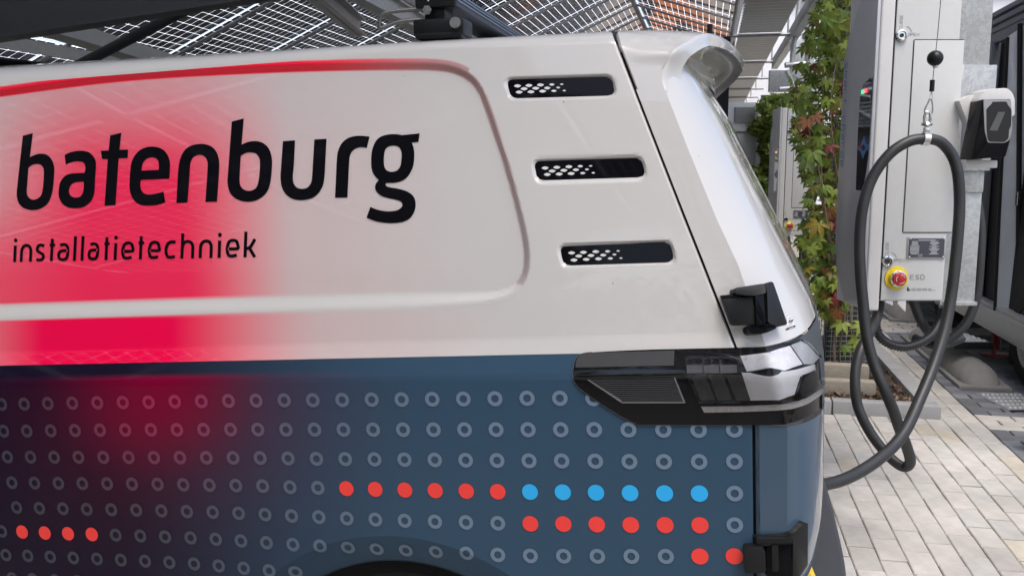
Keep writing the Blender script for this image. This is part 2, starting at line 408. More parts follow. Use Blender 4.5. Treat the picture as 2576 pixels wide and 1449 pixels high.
def build_upper():
    nx = 470; rows = np.r_[0, .010, .020, .03, np.linspace(.036, 1, 125) * 0 - 1]
    s = np.r_[np.linspace(-1.95, -.55, 270), np.linspace(-.55, -.18, 125)[1:], np.linspace(-.18, -.006, 50)[1:], -.0035, -.0015, 0, 0]
    hs = np.r_[0, .008, .016, .0235, .03]; tt = np.r_[np.linspace(0, .80, 96)[1:], np.linspace(.80, 1, 62)[1:]]
    V = np.zeros((len(hs) + len(tt), len(s), 3))
    for i in range(V.shape[0]):
        z = np.full(len(s), 1.2)
        for _ in range(6):
            x = xg(z) + s; hb = zb(x)
            z = hb + hs[i] if i < len(hs) else hb + .03 + tt[i - len(hs)] * (z1(x) - hb - .03)
        x = xg(z) + s; V[i, :, 0] = x; V[i, :, 2] = z; V[i, :, 1] = side_y(x, z)
    X, Z = V[..., 0], V[..., 2]
    d, gx, gz = sdf(PANEL_XZ, X, Z)
    kx = sst(-.66, -.42, X); wid = np.where(Z < 1.42, .030 + (.015 - .030) * kx, .0175 + (.0125 - .0175) * kx)
    dep = .011 * sst(-.5, .5, d / wid)
    for vx in VENT_XZ:
        m_ = (np.abs(X - vx[:, 0].mean()) < .17) & (np.abs(Z - vx[:, 1].mean()) < .06)
        dv, _, _ = sdf(vx, X[m_], Z[m_]); dep[m_] += .007 * sst(-.0045, .003, dv)
    e = np.zeros(len(s)); e[-4:] = [.0, .001, .004, .022]
    V[..., 1] += dep + e[None, :]
    nr, nc = X.shape; idx = np.arange(nr * nc).reshape(nr, nc)
    Fc = np.stack([idx[:-1, :-1], idx[:-1, 1:], idx[1:, 1:], idx[1:, :-1]], -1).reshape(-1, 4)
    P = V.reshape(-1, 3); q = vproj(P)
    C = print_upper(P, q[:, 0], q[:, 1], d.ravel(), gx.ravel(), gz.ravel())
    o = mesh_obj('upper_side_panel', P, Fc, M_paint, van, True, 28, cols=C)
    return V
UP = build_upper()
WC = (-.62, .34)
def print_lower(P, px, py):
    k = 1 - sst(250, 1150, px); C = NAVY + (PURP - NAVY) * k[:, None] ** 1.2
    g = np.exp(-((px - 400) / 215) ** 2 - (np.maximum(py - 985, 0) / 175) ** 2)
    g2 = .35 * np.exp(-((px - 420) / 330) ** 2 - (np.maximum(py - 985, 0) / 260) ** 2)
    g = np.clip(np.maximum(g, g2), 0, 1) * (py > 955 - .016 * px)
    return C + (MAROON - C) * g[:, None]
def build_lower():
    s = np.r_[np.linspace(-1.98, -.006, 330), -.003, -.0012, 0, 0]
    hs = np.r_[np.linspace(-.80, -.36, 60), np.linspace(-.36, -.043, 46)[1:], -.0322, -.0215, -.0107, -.001]
    V = np.zeros((len(hs), len(s), 3))
    for i, h in enumerate(hs):
        z = np.full(len(s), 1.0)
        for _ in range(6): x = xg(z) + s; z = zb(x) + h
        V[i, :, 0] = x; V[i, :, 2] = z; V[i, :, 1] = side_y(x, z)
    e = np.zeros(len(s)); e[-4:] = [0, .001, .004, .025]; V[..., 1] += e[None, :]
    nr, nc, _ = V.shape; P = V.reshape(-1, 3)
    r = np.hypot(P[:, 0] - WC[0], P[:, 2] - WC[1]); RF = .434
    idx = np.arange(nr * nc).reshape(nr, nc)
    Fc = np.stack([idx[:-1, :-1], idx[:-1, 1:], idx[1:, 1:], idx[1:, :-1]], -1).reshape(-1, 4)
    keep = (r[Fc] > RF).any(1); Fc = Fc[keep]
    ins = r < RF; k = np.where(ins, RF / np.maximum(r, 1e-6), 1)
    P[:, 0] = WC[0] + (P[:, 0] - WC[0]) * k; P[:, 2] = WC[1] + (P[:, 2] - WC[1]) * k; P[:, 1] = side_y(P[:, 0], P[:, 2]) + np.tile(e, nr)
    q = vproj(P); used = np.unique(Fc); mp = np.full(len(P), -1); mp[used] = np.arange(len(used))
    mesh_obj('lower_side_panel', P[used], mp[Fc], M_navy, van, True, 28, cols=print_lower(P[used], q[used, 0], q[used, 1]))
    # wheel arch flare
    th = np.linspace(R(-32), R(212), 110); rr = np.array([.434, .430, .415, .395, .378, .371, .368, .368]); yo = np.array([0, .0012, .006, .0135, .020, .0245, .032, .09])
    V = []; 
    for t in th:
        for a, b in zip(rr, yo):
            x, z = WC[0] + a * math.cos(t), WC[1] + a * math.sin(t); V.append((x, float(side_y(x, z)) * 1.0 + b, z))
    V = np.array(V); n = len(rr); Fc = [(i * n + j, (i + 1) * n + j, (i + 1) * n + j + 1, i * n + j + 1) for i in range(len(th) - 1) for j in range(n - 1)]
    q = vproj(V); mesh_obj('wheel_arch_flare', V, Fc, M_navy, van, True, 40, cols=print_lower(V, q[:, 0], q[:, 1]))
build_lower()
def build_roof():
    s = np.r_[np.linspace(-1.95, -.01, 200), -.004, 0, 0]; top = UP[-1]                       # last row of the upper panel
    xs = np.interp(np.linspace(0, 1, len(s)), np.linspace(0, 1, top.shape[0]), top[:, 0])
    n = 34; rows = []
    for i in range(n):
        t = i / (n - 1)
        z0 = np.full(len(s), 1.70)
        for _ in range(4): x = xg(z0) + s; z0 = z1(x)
        y0 = side_y(x, z0); zr = 1.737 + .019 * (x + 1.65)
        if t <= .75:
            b = t / .75; P0 = np.stack([y0, z0]); P1 = P0 + np.array([[.31], [1.]]) * .024; P2 = np.stack([y0 + .045, zr + .003]); P3 = np.stack([y0 + .21, zr + .020])
            q = (1 - b) ** 3 * P0 + 3 * b * (1 - b) ** 2 * P1 + 3 * b * b * (1 - b) * P2 + b ** 3 * P3
        else:
            b = (t - .75) / .25; ye = y0 + .21; yy = ye + b * (.97 - ye); q = np.stack([yy, zr + .020 + .06 * (1 - (1 - b) ** 2)])
        # follow the raked shut line as the skin rises
        x = xg(q[1]) + s
        e = np.zeros(len(s)); e[-3:] = [.001, .004, .03]
        rows.append(np.stack([x, q[0] + e * .3, q[1] - e * (.2 + .8 * min(1, t * 2))], -1))
    V = np.array(rows); V = np.concatenate([V, (V[:-1][::-1] * [1, -1, 1] + [0, 1.94, 0])], 0)
    nr, nc, _ = V.shape; idx = np.arange(nr * nc).reshape(nr, nc)
    Fc = np.stack([idx[:-1, :-1], idx[:-1, 1:], idx[1:, 1:], idx[1:, :-1]], -1).reshape(-1, 4)
    P = V.reshape(-1, 3); mesh_obj('roof', P, Fc, M_paint, van, True, 40, cols=np.tile(WHITE, (len(P), 1)))
    return V
ROOF = build_roof()
def build_far_and_front():
    # far flank (mirror, coarse), cab and nose, floor: seen only from elsewhere, keeps the van whole
    V = []; Fc = []
    xs = np.linspace(-1.95, 0, 8); zs = [.3, .6, .9, 1.18, 1.4, 1.672]
    for x in xs:
        for z in zs: V.append((x + (float(xg(z)) if x == 0 else 0), 1.94 - float(side_y(x, z)), z))
    n = len(zs)
    for i in range(len(xs) - 1):
        for j in range(n - 1): Fc.append((i * n + j, i * n + j + 1, (i + 1) * n + j + 1, (i + 1) * n + j))
    mesh_obj('far_side_panel', V, Fc, M_white, van, True)
    sec = [(-1.935, 1.0, 1.757), (-2.4, 1.0, 1.745), (-2.9, .985, 1.70), (-3.3, .96, 1.58), (-3.65, .93, 1.35), (-3.95, .88, 1.12), (-4.15, .80, .95), (-4.25, .70, .80)]
    V = []; Fc = []; prof = [(.0, .30), (0, .62), (0, .92), (.012, .99)]
    for x, w, zt in sec:
        hw = .97 * w; zl = .30; zbx = min(float(zb(x)), zt - .05)
        pr = [(0, .3), (0, .7), (.0, zbx - .043), (.021, zbx + .03), (.021 + (zt - zbx) * .17, zt - .09), (.2, zt), (.45, zt + .04), (.97, zt + .05)]
        row = [(x, .97 - hw + p[0] * w, p[1]) for p in pr]; row += [(x, 1.94 - r_[1], r_[2]) for r_ in row[:-1][::-1]]; V += row
    n = 15
    for i in range(len(sec) - 1):
        for j in range(n - 1): Fc.append((i * n + j, (i + 1) * n + j, (i + 1) * n + j + 1, i * n + j + 1))
    Fc.append(tuple((len(sec) - 1) * n + j for j in range(n)))
    mesh_obj('cab', V, Fc, M_white, van, True, 40)
    box_obj('underbody', (-1.9, .97, .36), (4.0, 1.55, .22), M_sat, van)
build_far_and_front()
# wheel in the arch (mostly dark), tyre and rim
wm = Matrix.Translation((WC[0], .06, .345)) @ Matrix.Rotation(R(-90), 4, 'X')
M_rub = mat('tyre_rubber', (.012, .012, .012), rough=.8, noise=.2, nscale=40, bump=.2, bscale=90)
wheel = lathe('wheel', [(.20, .02), (.225, .0), (.30, -.004), (.335, .02), (.345, .06), (.345, .17), (.335, .21), (.22, .22)], M_rub, van, 48, wm)
lathe('rim', [(.03, -.005), (.05, .01), (.12, .03), (.19, .012), (.215, .004), (.222, .02)], mat('alloy', (.35, .36, .37), rough=.35, metal=1.), wheel, 40, wm)
box_obj('arch_liner', (WC[0], .30, .55), (.80, .46, .48), mat('liner_felt', (.004, .004, .004), rough=.95, noise=.2), van)
w2 = lathe('wheel', [(.20, .02), (.225, .0), (.30, -.004), (.335, .02), (.345, .06), (.345, .17), (.335, .21), (.22, .22)], M_rub, van, 48, Matrix.Translation((WC[0] - 2.98, .06, .345)) @ Matrix.Rotation(R(-90), 4, 'X'))
for yy in (0.5,): pass
# ---- tailgate skin
def patch(name, ss, z_lo, z_hi, nz, m, e_lo=True, e_hi=False, edge0=False, sharp=30, zfun=None):
    t = np.linspace(0, 1, nz); 
    V = np.zeros((nz, len(ss), 3))
    for j, s in enumerate(ss):
        z = z_lo(s) + t * (z_hi(s) - z_lo(s)); V[:, j] = surf(np.full(nz, s), z)
    if edge0:   # rolled edge at the shut line
        V = np.concatenate([V[:, :1] + [.009, .026, 0], V[:, :1] + [.009, .005, 0], V[:, :1] + [.0095, .001, 0], V[:, :1] + [.0115, .0, 0], V[:, 1:]], 1)
    if e_lo:
        V = np.concatenate([V[:1] + [-.0, .02, .003], V[:1] + [0, .003, .0005], V], 0)
    nr, nc, _ = V.shape; idx = np.arange(nr * nc).reshape(nr, nc)
    Fc = np.stack([idx[:-1, :-1], idx[:-1, 1:], idx[1:, 1:], idx[1:, :-1]], -1).reshape(-1, 4)
    return mesh_obj(name, V.reshape(-1, 3), Fc, m, van, True, sharp)
SZ = [(0, 1.1836), (1, 1.186)]
wb = [inv(*p) for p in [(1851, 874), (1900, 873), (1927, 871), (1965, 862), (2000, 849), (2030, 828), (2045, 806), (2053, 785)]]
WB_S = np.array([a for a, b in wb]); WB_Z = np.array([b for a, b in wb]); o_ = np.argsort(WB_S); WB_S, WB_Z = WB_S[o_], WB_Z[o_]
def z_wb(s): return float(np.interp(s, WB_S, WB_Z))
ss_t = np.r_[0, np.linspace(.08, .96, 12), 1.0, np.linspace(1.02, 2, 40), np.linspace(2.1, 3, 10)]
def z_top(s): return 1.645 if s <= 1 else 1.645 + .09 * min(1, (s - 1) / .25)
patch('tailgate', ss_t, z_wb, z_top, 70, M_white, edge0=True)
patch('tailgate_trim', np.linspace(1.25, 3, 60), lambda s: 1.06, lambda s: z_wb(s) - .004, 14, M_trim, e_lo=False)
patch('tailgate_lower', ss_t, lambda s: .55, lambda s: 1.05, 40, M_navyp, e_lo=False, edge0=True)
# dark seal behind the shut lines
V = []; 
for z in np.linspace(.4, 1.765, 60): 
    x = float(xg(z)); y = float(side_y(x, min(z, 1.733))) + .018 + max(0, z - 1.733) * 1.5; V += [(x - .02, y, z), (x + .03, y, z)]
mesh_obj('door_seal', V, [(2 * i, 2 * i + 1, 2 * i + 3, 2 * i + 2) for i in range(59)], M_gap, van)
# ---- spoiler over the rear window: arched hood
EDGE = [(-.139, .128, 1.664), (-.133, .137, 1.690), (-.117, .153, 1.718), (-.096, .178, 1.738), (-.076, .22, 1.755), (-.055, .30, 1.768), (-.022, .5, 1.779), (.008, .75, 1.782), (.0225, .97, 1.783)]
INN = [(-.110, .150, 1.662), (-.107, .156, 1.683), (-.096, .170, 1.706), (-.080, .195, 1.722), (-.064, .235, 1.735), (-.050, .31, 1.745), (-.020, .5, 1.757), (.006, .75, 1.762), (.018, .97, 1.763)]
EDGE = [(float(xc(1.640)) + .001, 0, 1.640)] + EDGE; INN = [(float(xc(1.640)) + .004, float(side_y(-.12, 1.64)) + .003, 1.640)] + INN
EDGE = [(x, float(side_y(x, z)) if z < 1.725 else y, z) for x, y, z in EDGE]
Ec = np.array(catmull(EDGE, 5)); Ic = np.array(catmull(INN, 5))
Rw = []
for p in Ec:
    # foremost row lies on the roof/side skin at the shut line
    y, z = p[1], p[2]
    q = ROOF[:34]; last = q[:, -4]; 
    if z <= 1.733: x0 = float(xg(z)) + .0055; y0 = float(side_y(x0, z)); z0 = z
    else:
        j = np.argmin(abs(last[:, 1] - (y - .0)) + 0 * last[:, 2]); 
        z0 = float(np.interp(y, last[:, 1], last[:, 2])); y0 = y; x0 = float(xg(z0)) + .007
    Rw.append((x0, y0, z0))
Rw = np.array(Rw)
kk_ = np.clip((Rw[:, 2] - 1.715) / .03, 0, 1)[:, None]
rows = [Rw + np.array([0, .026, 0]) * (1 - kk_) + np.array([0, .01, -.028]) * kk_, Rw + np.array([0, .004, 0]) * (1 - kk_) + np.array([0, .001, -.004]) * kk_, Rw + [.003, 0, 0]]
for t in (.15, .3, .45, .6, .75, .87, .95):
    b = Rw + (Ec - Rw) * t; bow = 4 * t * (1 - t); b[:, 2] += .004 * bow * np.clip((Ec[:, 2] - 1.70) / .05, 0, 1); rows.append(b)
rows += [Ec + [-.003, 0, .0008], Ec, Ec * .85 + Ic * .15 + [.0015, -.001, 0], Ec * .5 + Ic * .5, Ic * .9 + Ec * .1, Ic, Ic + [-.006, .003, .004]]
In2 = Ic + np.array([-.035, .012, .006]); In3 = Ic * [1, 1, 1] + np.array([-.075, .02, -.012]); In4 = Ic + np.array([-.07, .03, -.06])
rows += [In2, In3, In4]
V = np.array(rows); mir = V[:, :-1][:, ::-1] * [1, -1, 1] + [0, 1.94, 0]; V = np.concatenate([V, mir], 1)
nr, nc, _ = V.shape; idx = np.arange(nr * nc).reshape(nr, nc)
Fc = np.stack([idx[:-1, :-1], idx[1:, :-1], idx[1:, 1:], idx[:-1, 1:]], -1).reshape(-1, 4)
mesh_obj('spoiler', V.reshape(-1, 3), Fc, M_white, van, True, 50)
# ---- bumper step
V = []; Fc = []
prof = [(.0, .05), (.12, .0), (.18, .05), (.205, .2), (.215, .5), (.22, .97)]
pl = catmull([(.02, .03), (.12, .03), (.20, .06), (.238, .16), (.255, .5), (.262, .97)], 6); pl = pl + [np.array([p[0], 1.94 - p[1]]) for p in pl[:-1][::-1]]
zs = [(.30, -.05), (.42, -.01), (.62, .0), (.70, -.004), (.708, -.012), (.708, -.12)]
for z, dx in zs:
    for p in pl: V.append((p[0] + dx, p[1] + (0 if abs(p[1] - .97) < .8 else 0), z))
n = len(pl)
for i in range(len(zs) - 1):
    for j in range(n - 1): Fc.append((i * n + j, i * n + j + 1, (i + 1) * n + j + 1, (i + 1) * n + j))
mesh_obj('rear_bumper', V, Fc, mat('bumper_plastic', (.042, .043, .048), rough=.6, noise=.1, nscale=50, bump=.06, bscale=500), van, True, 40)
# ---- printed rings and dots on the navy film
def cpx(off, pts): return [((off + x / 1.922) / 1.4868, (1400 + y / 1.922) / 1.4868) for x, y in pts]
ROWS = [
 (cpx(0, [(15, 214), (177, 212), (347, 208), (523, 205), (703, 202), (886, 200), (1071, 198), (1259, 194), (1450, 192), (1645, 189), (1843, 187)]) + cpx(1000, [(123, 185), (329, 184), (540, 182), (752, 180), (967, 179), (1187, 177), (1410, 175), (1637, 173)]) + cpx(1900, [(138, 170), (374, 170), (614, 171)]), -25),
 (cpx(0, [(-130, 408), (30, 406), (196, 405), (368, 403), (542, 401), (722, 398), (903, 397), (1088, 396), (1275, 396), (1466, 395), (1660, 394), (1856, 394)]) + cpx(1000, [(136, 395), (341, 395), (549, 395), (762, 395), (977, 395), (1196, 395), (1419, 395), (1645, 395)]) + cpx(1900, [(145, 395), (380, 395), (621, 395), (866, 396), (1117, 397), (1370, 397), (1627, 395)]), -26),
 (cpx(0, [(-103, 589), (57, 591), (223, 592), (393, 593), (567, 593), (746, 594), (927, 594), (1110, 595), (1297, 595), (1486, 596), (1678, 597), (1873, 598)]) + cpx(1000, [(151, 601), (355, 604), (562, 606), (772, 608), (987, 610), (1205, 612), (1427, 614), (1652, 616)]) + cpx(1900, [(152, 618), (387, 619), (628, 621), (873, 624), (1121, 625), (1374, 625), (1628, 624)]), -26),
 (cpx(0, [(-70, 773), (89, 775), (252, 778), (423, 780), (595, 782), (773, 783), (952, 785), (1136, 787), (1321, 790), (1508, 793), (1698, 796), (1891, 800)]) + cpx(1000, [(165, 807), (365, 812), (570, 818), (777, 823), (990, 828), (1208, 832), (1431, 836), (1657, 840)]) + cpx(1900, [(159, 842), (395, 844), (633, 847), (878, 850), (1126, 852), (1376, 853), (1630, 853)]), -26),
 (cpx(0, [(-35, 948), (123, 953), (287, 959), (456, 962), (627, 966), (803, 969), (982, 972), (1163, 977), (1346, 982), (1532, 987), (1718, 995), (1908, 1004)]) + cpx(1000, [(177, 1014), (372, 1022), (573, 1032), (778, 1040), (989, 1048), (1206, 1055), (1429, 1060), (1658, 1066)]) + cpx(1900, [(162, 1070), (399, 1072), (639, 1075), (883, 1078), (1130, 1079), (1380, 1080), (1630, 1079)]), -26),
 (cpx(0, [(16, 1124), (162, 1129), (325, 1136), (492, 1141), (663, 1146), (835, 1151), (1012, 1157), (1190, 1164), (1373, 1171), (1554, 1181), (1735, 1193), (1918, 1206)]) + cpx(1000, [(186, 1219), (380, 1231), (581, 1241), (787, 1252), (997, 1262), (1213, 1272), (1432, 1284), (1658, 1293)]) + cpx(1900, [(162, 1300), (401, 1302), (643, 1303), (887, 1304), (1135, 1304), (1380, 1304), (1627, 1303)]), -26),
 (cpx(0, [(46, 1294), (203, 1300), (365, 1307), (531, 1315), (700, 1322), (872, 1330), (1046, 1338), (1220, 1347), (1398, 1358), (1575, 1372), (1755, 1389)]) + cpx(1000, [(15, 1407), (204, 1416), (399, 1428)]), -26),
 (cpx(0, [(90, 1462), (238, 1468), (400, 1476), (565, 1484), (735, 1492), (905, 1500)]), -26)]
M_dotr = mat('red_dot_film', (.88, .045, .038), rough=.38, coat=.5, noise=.04); M_dotb = mat('blue_dot_film', (.014, .42, .88), rough=.38, coat=.5, noise=.04)
M_ring = mat('ring_film', (.1, .14, .18), rough=.4, coat=.6, attr='Col', coat_rough=.06)
RINGC = np.array([.135, .195, .25])
for r_, (pts, i0) in enumerate(ROWS):
    for k, (px, py) in enumerate(pts):
        i = i0 + k
        kind = 'ring'
        if r_ == 3 and -12 <= i <= -7: kind = 'red'
        if r_ == 3 and -6 <= i <= -1: kind = 'blue'
        if r_ == 4 and -6 <= i <= -1: kind = 'red'
        if r_ == 5 and i in (-1, 0): kind = 'red'
        if r_ == 5 and -25 <= i <= -22: kind = 'red'
        x, z = vplane(px, py, 0.); rad = .0147 if kind == 'ring' else .0155
        rw = math.hypot(x - WC[0], z - WC[1])
        def yy_(X, Z):
            rr = math.hypot(X - WC[0], Z - WC[1]); return float(side_y(X, Z)) + float(np.interp(rr, [.368, .371, .378, .395, .415, .430, .434], [.032, .0245, .020, .0135, .006, .0012, 0]))
        if rw < .434:
            for _ in range(5): x, z = vplane(px, py, yy_(x, z))
        if rw < .385: continue
        n = 36; V = []; Fc = []
        for a in range(n):
            w = 2 * math.pi * a / n
            for q in ((rad, rad * .5) if kind == 'ring' else (rad, rad * .55)):
                X, Z = x + q * math.cos(w), z + q * math.sin(w); V.append((X, yy_(X, Z) - .0014, Z))
        Fc = [(2 * a, 2 * ((a + 1) % n), 2 * ((a + 1) % n) + 1, 2 * a + 1) for a in range(n)]
        if kind == 'ring':
            base = print_lower(np.array([[x, 0, z]]), np.array([px]), np.array([py]))[0]
            g = math.exp(-((px - 400) / 200) ** 2 - (max(py - 985, 0) / 170) ** 2)
            c = base * .55 + RINGC * (.20 + .68 * float(sst(300, 1300, np.array(px)))) * np.array([1, .95 - .5 * g, 1]) * (1 - .25 * g) + np.array([.22, .0, .03]) * g
            mesh_obj('ring_decal', V, Fc, M_ring, van, cols=np.tile(c, (len(V), 1)))
        else:
            Fc.append(tuple(2 * a + 1 for a in range(n))); mesh_obj('dot_decal', V, Fc, M_dotr if kind == 'red' else M_dotb, van)
# ---- lettering
def cA(P): return [tuple([(p[0] / 2.195) / 1.4868, (400 + p[1] / 2.195) / 1.4868] + list(p[2:])) for p in P]
def cB(P): return [tuple([(800 + p[0] / 1.9067) / 1.4868, (400 + p[1] / 1.9067) / 1.4868] + list(p[2:])) for p in P]
BIG = [
 (cA, [(160, 228), (243, 205), (218, 405)] + S(260, 385, 305, 376, 355, 384, 395, 420, 417, 480, 418, 540, 410, 640, 400, 700, 375, 770, 330, 815, 280, 836, 225, 840, 170, 825, 130, 790, 112, 740, 110, 690, 118, 610), [S(225, 476, 250, 464, 280, 460, 308, 468, 326, 488, 333, 520, 332, 580, 325, 660, 312, 715, 290, 740, 255, 755, 225, 750, 200, 725, 192, 690, 195, 640, 203, 530, 207, 492)]),
 (cA, [(505, 385)] + S(550, 365, 600, 354, 650, 352, 700, 362, 740, 395, 760, 440, 762, 490, 755, 580, 748, 700, 725, 760, 685, 800, 640, 820, 580, 825, 525, 815, 480, 780, 457, 730, 455, 690, 462, 630, 480, 590, 515, 555, 560, 540, 600, 537) + [(668, 534)] + S(675, 500, 672, 470, 660, 450, 635, 440, 590, 440, 550, 450) + [(513, 465)], [[(664, 607)] + S(620, 608, 580, 615, 552, 640, 540, 680, 548, 715, 570, 733, 600, 738, 630, 730, 652, 705, 660, 670)]),
 (cA, [(880, 225), (972, 203), (957, 343), (1027, 341), (1024, 410), (950, 413), (923, 801), (833, 805), (860, 420), (812, 418), (803, 352), (867, 349)], []),
 (cA, [(1367, 581), (1132, 591)] + S(1128, 630, 1135, 670, 1155, 700, 1190, 713, 1230, 710, 1280, 700) + [(1320, 688), (1333, 775)] + S(1290, 792, 1240, 801, 1180, 803, 1130, 797, 1085, 770, 1055, 725, 1041, 670, 1039, 620, 1045, 520, 1055, 450, 1080, 395, 1120, 350, 1170, 325, 1225, 317, 1280, 325, 1325, 350, 1355, 390, 1371, 440, 1372, 500), [[(1137, 516), (1279, 509)] + S(1281, 470, 1275, 435, 1255, 412, 1230, 406, 1195, 410, 1165, 430, 1145, 465)]),
 (cA, [(1425, 783)] + S(1435, 600, 1443, 490, 1460, 410, 1495, 345, 1545, 310, 1605, 296, 1665, 298, 1720, 320, 1755, 360, 1773, 410, 1779, 460, 1775, 560) + [(1760, 770), (1665, 774)] + S(1675, 620, 1683, 500, 1683, 450, 1668, 410, 1635, 386, 1600, 386, 1565, 405, 1545, 440, 1537, 490, 1530, 600) + [(1516, 779)], []),
 (cB, [(110, 95), (196, 73), (180, 262)] + S(215, 245, 260, 236, 310, 240, 355, 265, 385, 310, 398, 370, 397, 430, 388, 520, 370, 585, 335, 630, 285, 660, 225, 671, 170, 662, 120, 635, 90, 590, 79, 530, 82, 470), [S(190, 331, 215, 320, 242, 316, 275, 322, 300, 345, 311, 380, 310, 440, 303, 510, 290, 560, 265, 585, 230, 593, 195, 583, 172, 555, 165, 515, 168, 450, 172, 370, 175, 342)]),
 (cB, [(476, 236), (563, 230)] + S(555, 400, 547, 490, 552, 535, 575, 568, 610, 578, 645, 572, 672, 545, 684, 500, 692, 380) + [(701, 224), (789, 219)] + S(780, 380, 773, 500, 760, 560, 730, 610, 690, 642, 640, 657, 590, 659, 540, 648, 495, 615, 468, 565, 459, 500, 463, 420), []),
 (cB, [(849, 642)] + S(857, 480, 862, 370, 870, 310, 895, 255, 935, 218, 985, 201, 1040, 198) + [(1097, 204), (1077, 285)] + S(1040, 279, 1005, 285, 975, 305, 958, 335, 951, 380, 945, 500) + [(938, 641)], []),
 (cB, [(1456, 180), (1447, 242), (1398, 246)] + S(1410, 275, 1417, 320, 1414, 390, 1400, 440, 1370, 490, 1330, 520, 1280, 534, 1220, 536, 1212, 546, 1220, 560, 1250, 569, 1300, 577, 1360, 595, 1400, 620, 1420, 650, 1427, 690, 1418, 740, 1390, 785, 1350, 810, 1300, 822, 1230, 824, 1160, 815, 1110, 800) + [(1075, 785), (1102, 708)] + S(1150, 727, 1210, 739, 1265, 738, 1305, 727, 1328, 705, 1330, 685, 1318, 668, 1280, 655, 1220, 642, 1175, 625, 1147, 600, 1136, 570, 1143, 540) + [(1163, 515)] + S(1130, 480, 1113, 440, 1108, 390, 1112, 320, 1125, 270, 1150, 225, 1190, 198, 1240, 187, 1290, 186) + [(1328, 193)], [S(1265, 268, 1230, 276, 1208, 300, 1200, 345, 1199, 390, 1207, 430, 1228, 450, 1260, 456, 1295, 445, 1317, 415, 1325, 370, 1326, 320, 1315, 290, 1295, 272)])]
LET_OFF = -.0095      # film lies on the recessed panel floor
word = empty('lettering'); word.parent = van
for f, o, hs in BIG: relief('letter', path(f(o)), M_print, LET_OFF, holes=[path(f(h)) for h in hs], parent=word, step=9.)
GL = {'i': [[(.5, 0), (.5, 1)], 'dot'], 'n': [[(0, 0), (.0, .55), (.04, .75), (.2, .93), (.5, 1), (.8, .93), (.96, .75), (1, .55), (1, 0)]],
 's': [[(1, .94), (.6, 1), (.28, .97), (.08, .8), (.14, .6), (.5, .49), (.86, .38), (.97, .2), (.82, .05), (.45, 0), (0, .05)]],
 't': [[(.45, 1.40), (.45, 0)], [(0, .97), (1, .98)]],
 'a': [[(.12, .94), (.5, 1), (.84, .92), (1, .7), (.98, .25), (.82, .05), (.45, 0), (.12, .07), (0, .28), (.1, .50), (.42, .58), (.97, .58)]],
 'l': [[(.5, 1.52), (.5, 0)]],
 'e': [[(.05, .46), (1, .47), (1.0, .7), (.86, .93), (.5, 1), (.15, .9), (0, .6), (0, .35), (.12, .08), (.45, 0), (.95, .06)]],
 'c': [[(1, .96), (.6, 1), (.2, .9), (0, .6), (0, .35), (.15, .08), (.5, 0), (1, .05)]],
 'h': [[(0, 1.52), (0, 0)], [(0, .55), (.05, .76), (.2, .93), (.5, 1), (.8, .93), (.96, .75), (1, .55), (1, 0)]],
 'k': [[(0, 1.52), (0, 0)], [(0, .44), (.40, .50), (.62, .66), (.95, 1.04)], [(.40, .50), (1.0, 0)]]}
SPAN = [('i', 77, 103), ('n', 133, 233), ('s', 257, 340), ('t', 362, 430), ('a', 440, 538), ('l', 570, 602), ('l', 632, 663), ('a', 690, 785), ('t', 813, 880), ('i', 905, 938), ('e', 968, 1072), ('t', 1095, 1165), ('e', 1187, 1290), ('c', 1325, 1425), ('h', 1457, 1570), ('n', 1608, 1722), ('i', 1762, 1795), ('e', 1830, 1940), ('k', 1978, 2085)]
def stroke(P, w):
    P = [np.array(p, float) for p in P]; L = []; Rr = []
    for i in range(len(P)):
        t = P[min(i + 1, len(P) - 1)] - P[max(i - 1, 0)]; t /= np.linalg.norm(t) + 1e-9; n = np.array([-t[1], t[0]]) * w / 2; L.append(tuple(P[i] + n)); Rr.append(tuple(P[i] - n))
    return L + Rr[::-1]
word2 = empty('lettering'); word2.parent = van
for ch, a, b in SPAN:
    w = 23.5 + 2.5 * a / 2000; xh = 146 + 11 * a / 2000 - w; base = 1270 - (a - 75) * .0199; sh = .055 - .02 * a / 2000
    wd = (b - a) - w if ch not in 'il' else 0
    def tf(p, a=a, w=w, xh=xh, base=base, wd=wd, sh=sh, ch=ch):
        x = a + w / 2 + (p[0] * wd if ch not in 'il' else 2) ; yv = p[1]; y0 = w / 2 if True else 0
        Y = yv * xh + w / 2
        return (x + sh * Y, base - Y - (x - a) * .02)
    M_ = None; Vall = []; Fall = []
    for stx in GL[ch]:
        if stx == 'dot':
            c = tf((.5, 1.36)); poly = [(c[0] + w * .62 * math.cos(t), c[1] + w * .68 * math.sin(t)) for t in np.linspace(0, 2 * math.pi, 20)[:-1]]
        else:
            q = [tf(p) for p in stx]
            # flat terminals reach the base line
            if stx[-1][1] == 0 and len(stx) > 1 and stx[-1][0] in (.45, .5, 0, 1) and stx[-2][1] > .3: q[-1] = (q[-1][0] - sh * w / 2, q[-1][1] + w / 2)
            if stx[0][1] == 0 and stx[1][1] > .3: q[0] = (q[0][0], q[0][1] + w / 2)
            q = catmull(q, 5) if len(q) > 3 else q; poly = stroke(q, w)
        poly = [((x / 2.195) / 1.4868, (400 + y / 2.195) / 1.4868) for x, y in poly]
        relief('letter', poly, M_print, LET_OFF, parent=word2, step=0)
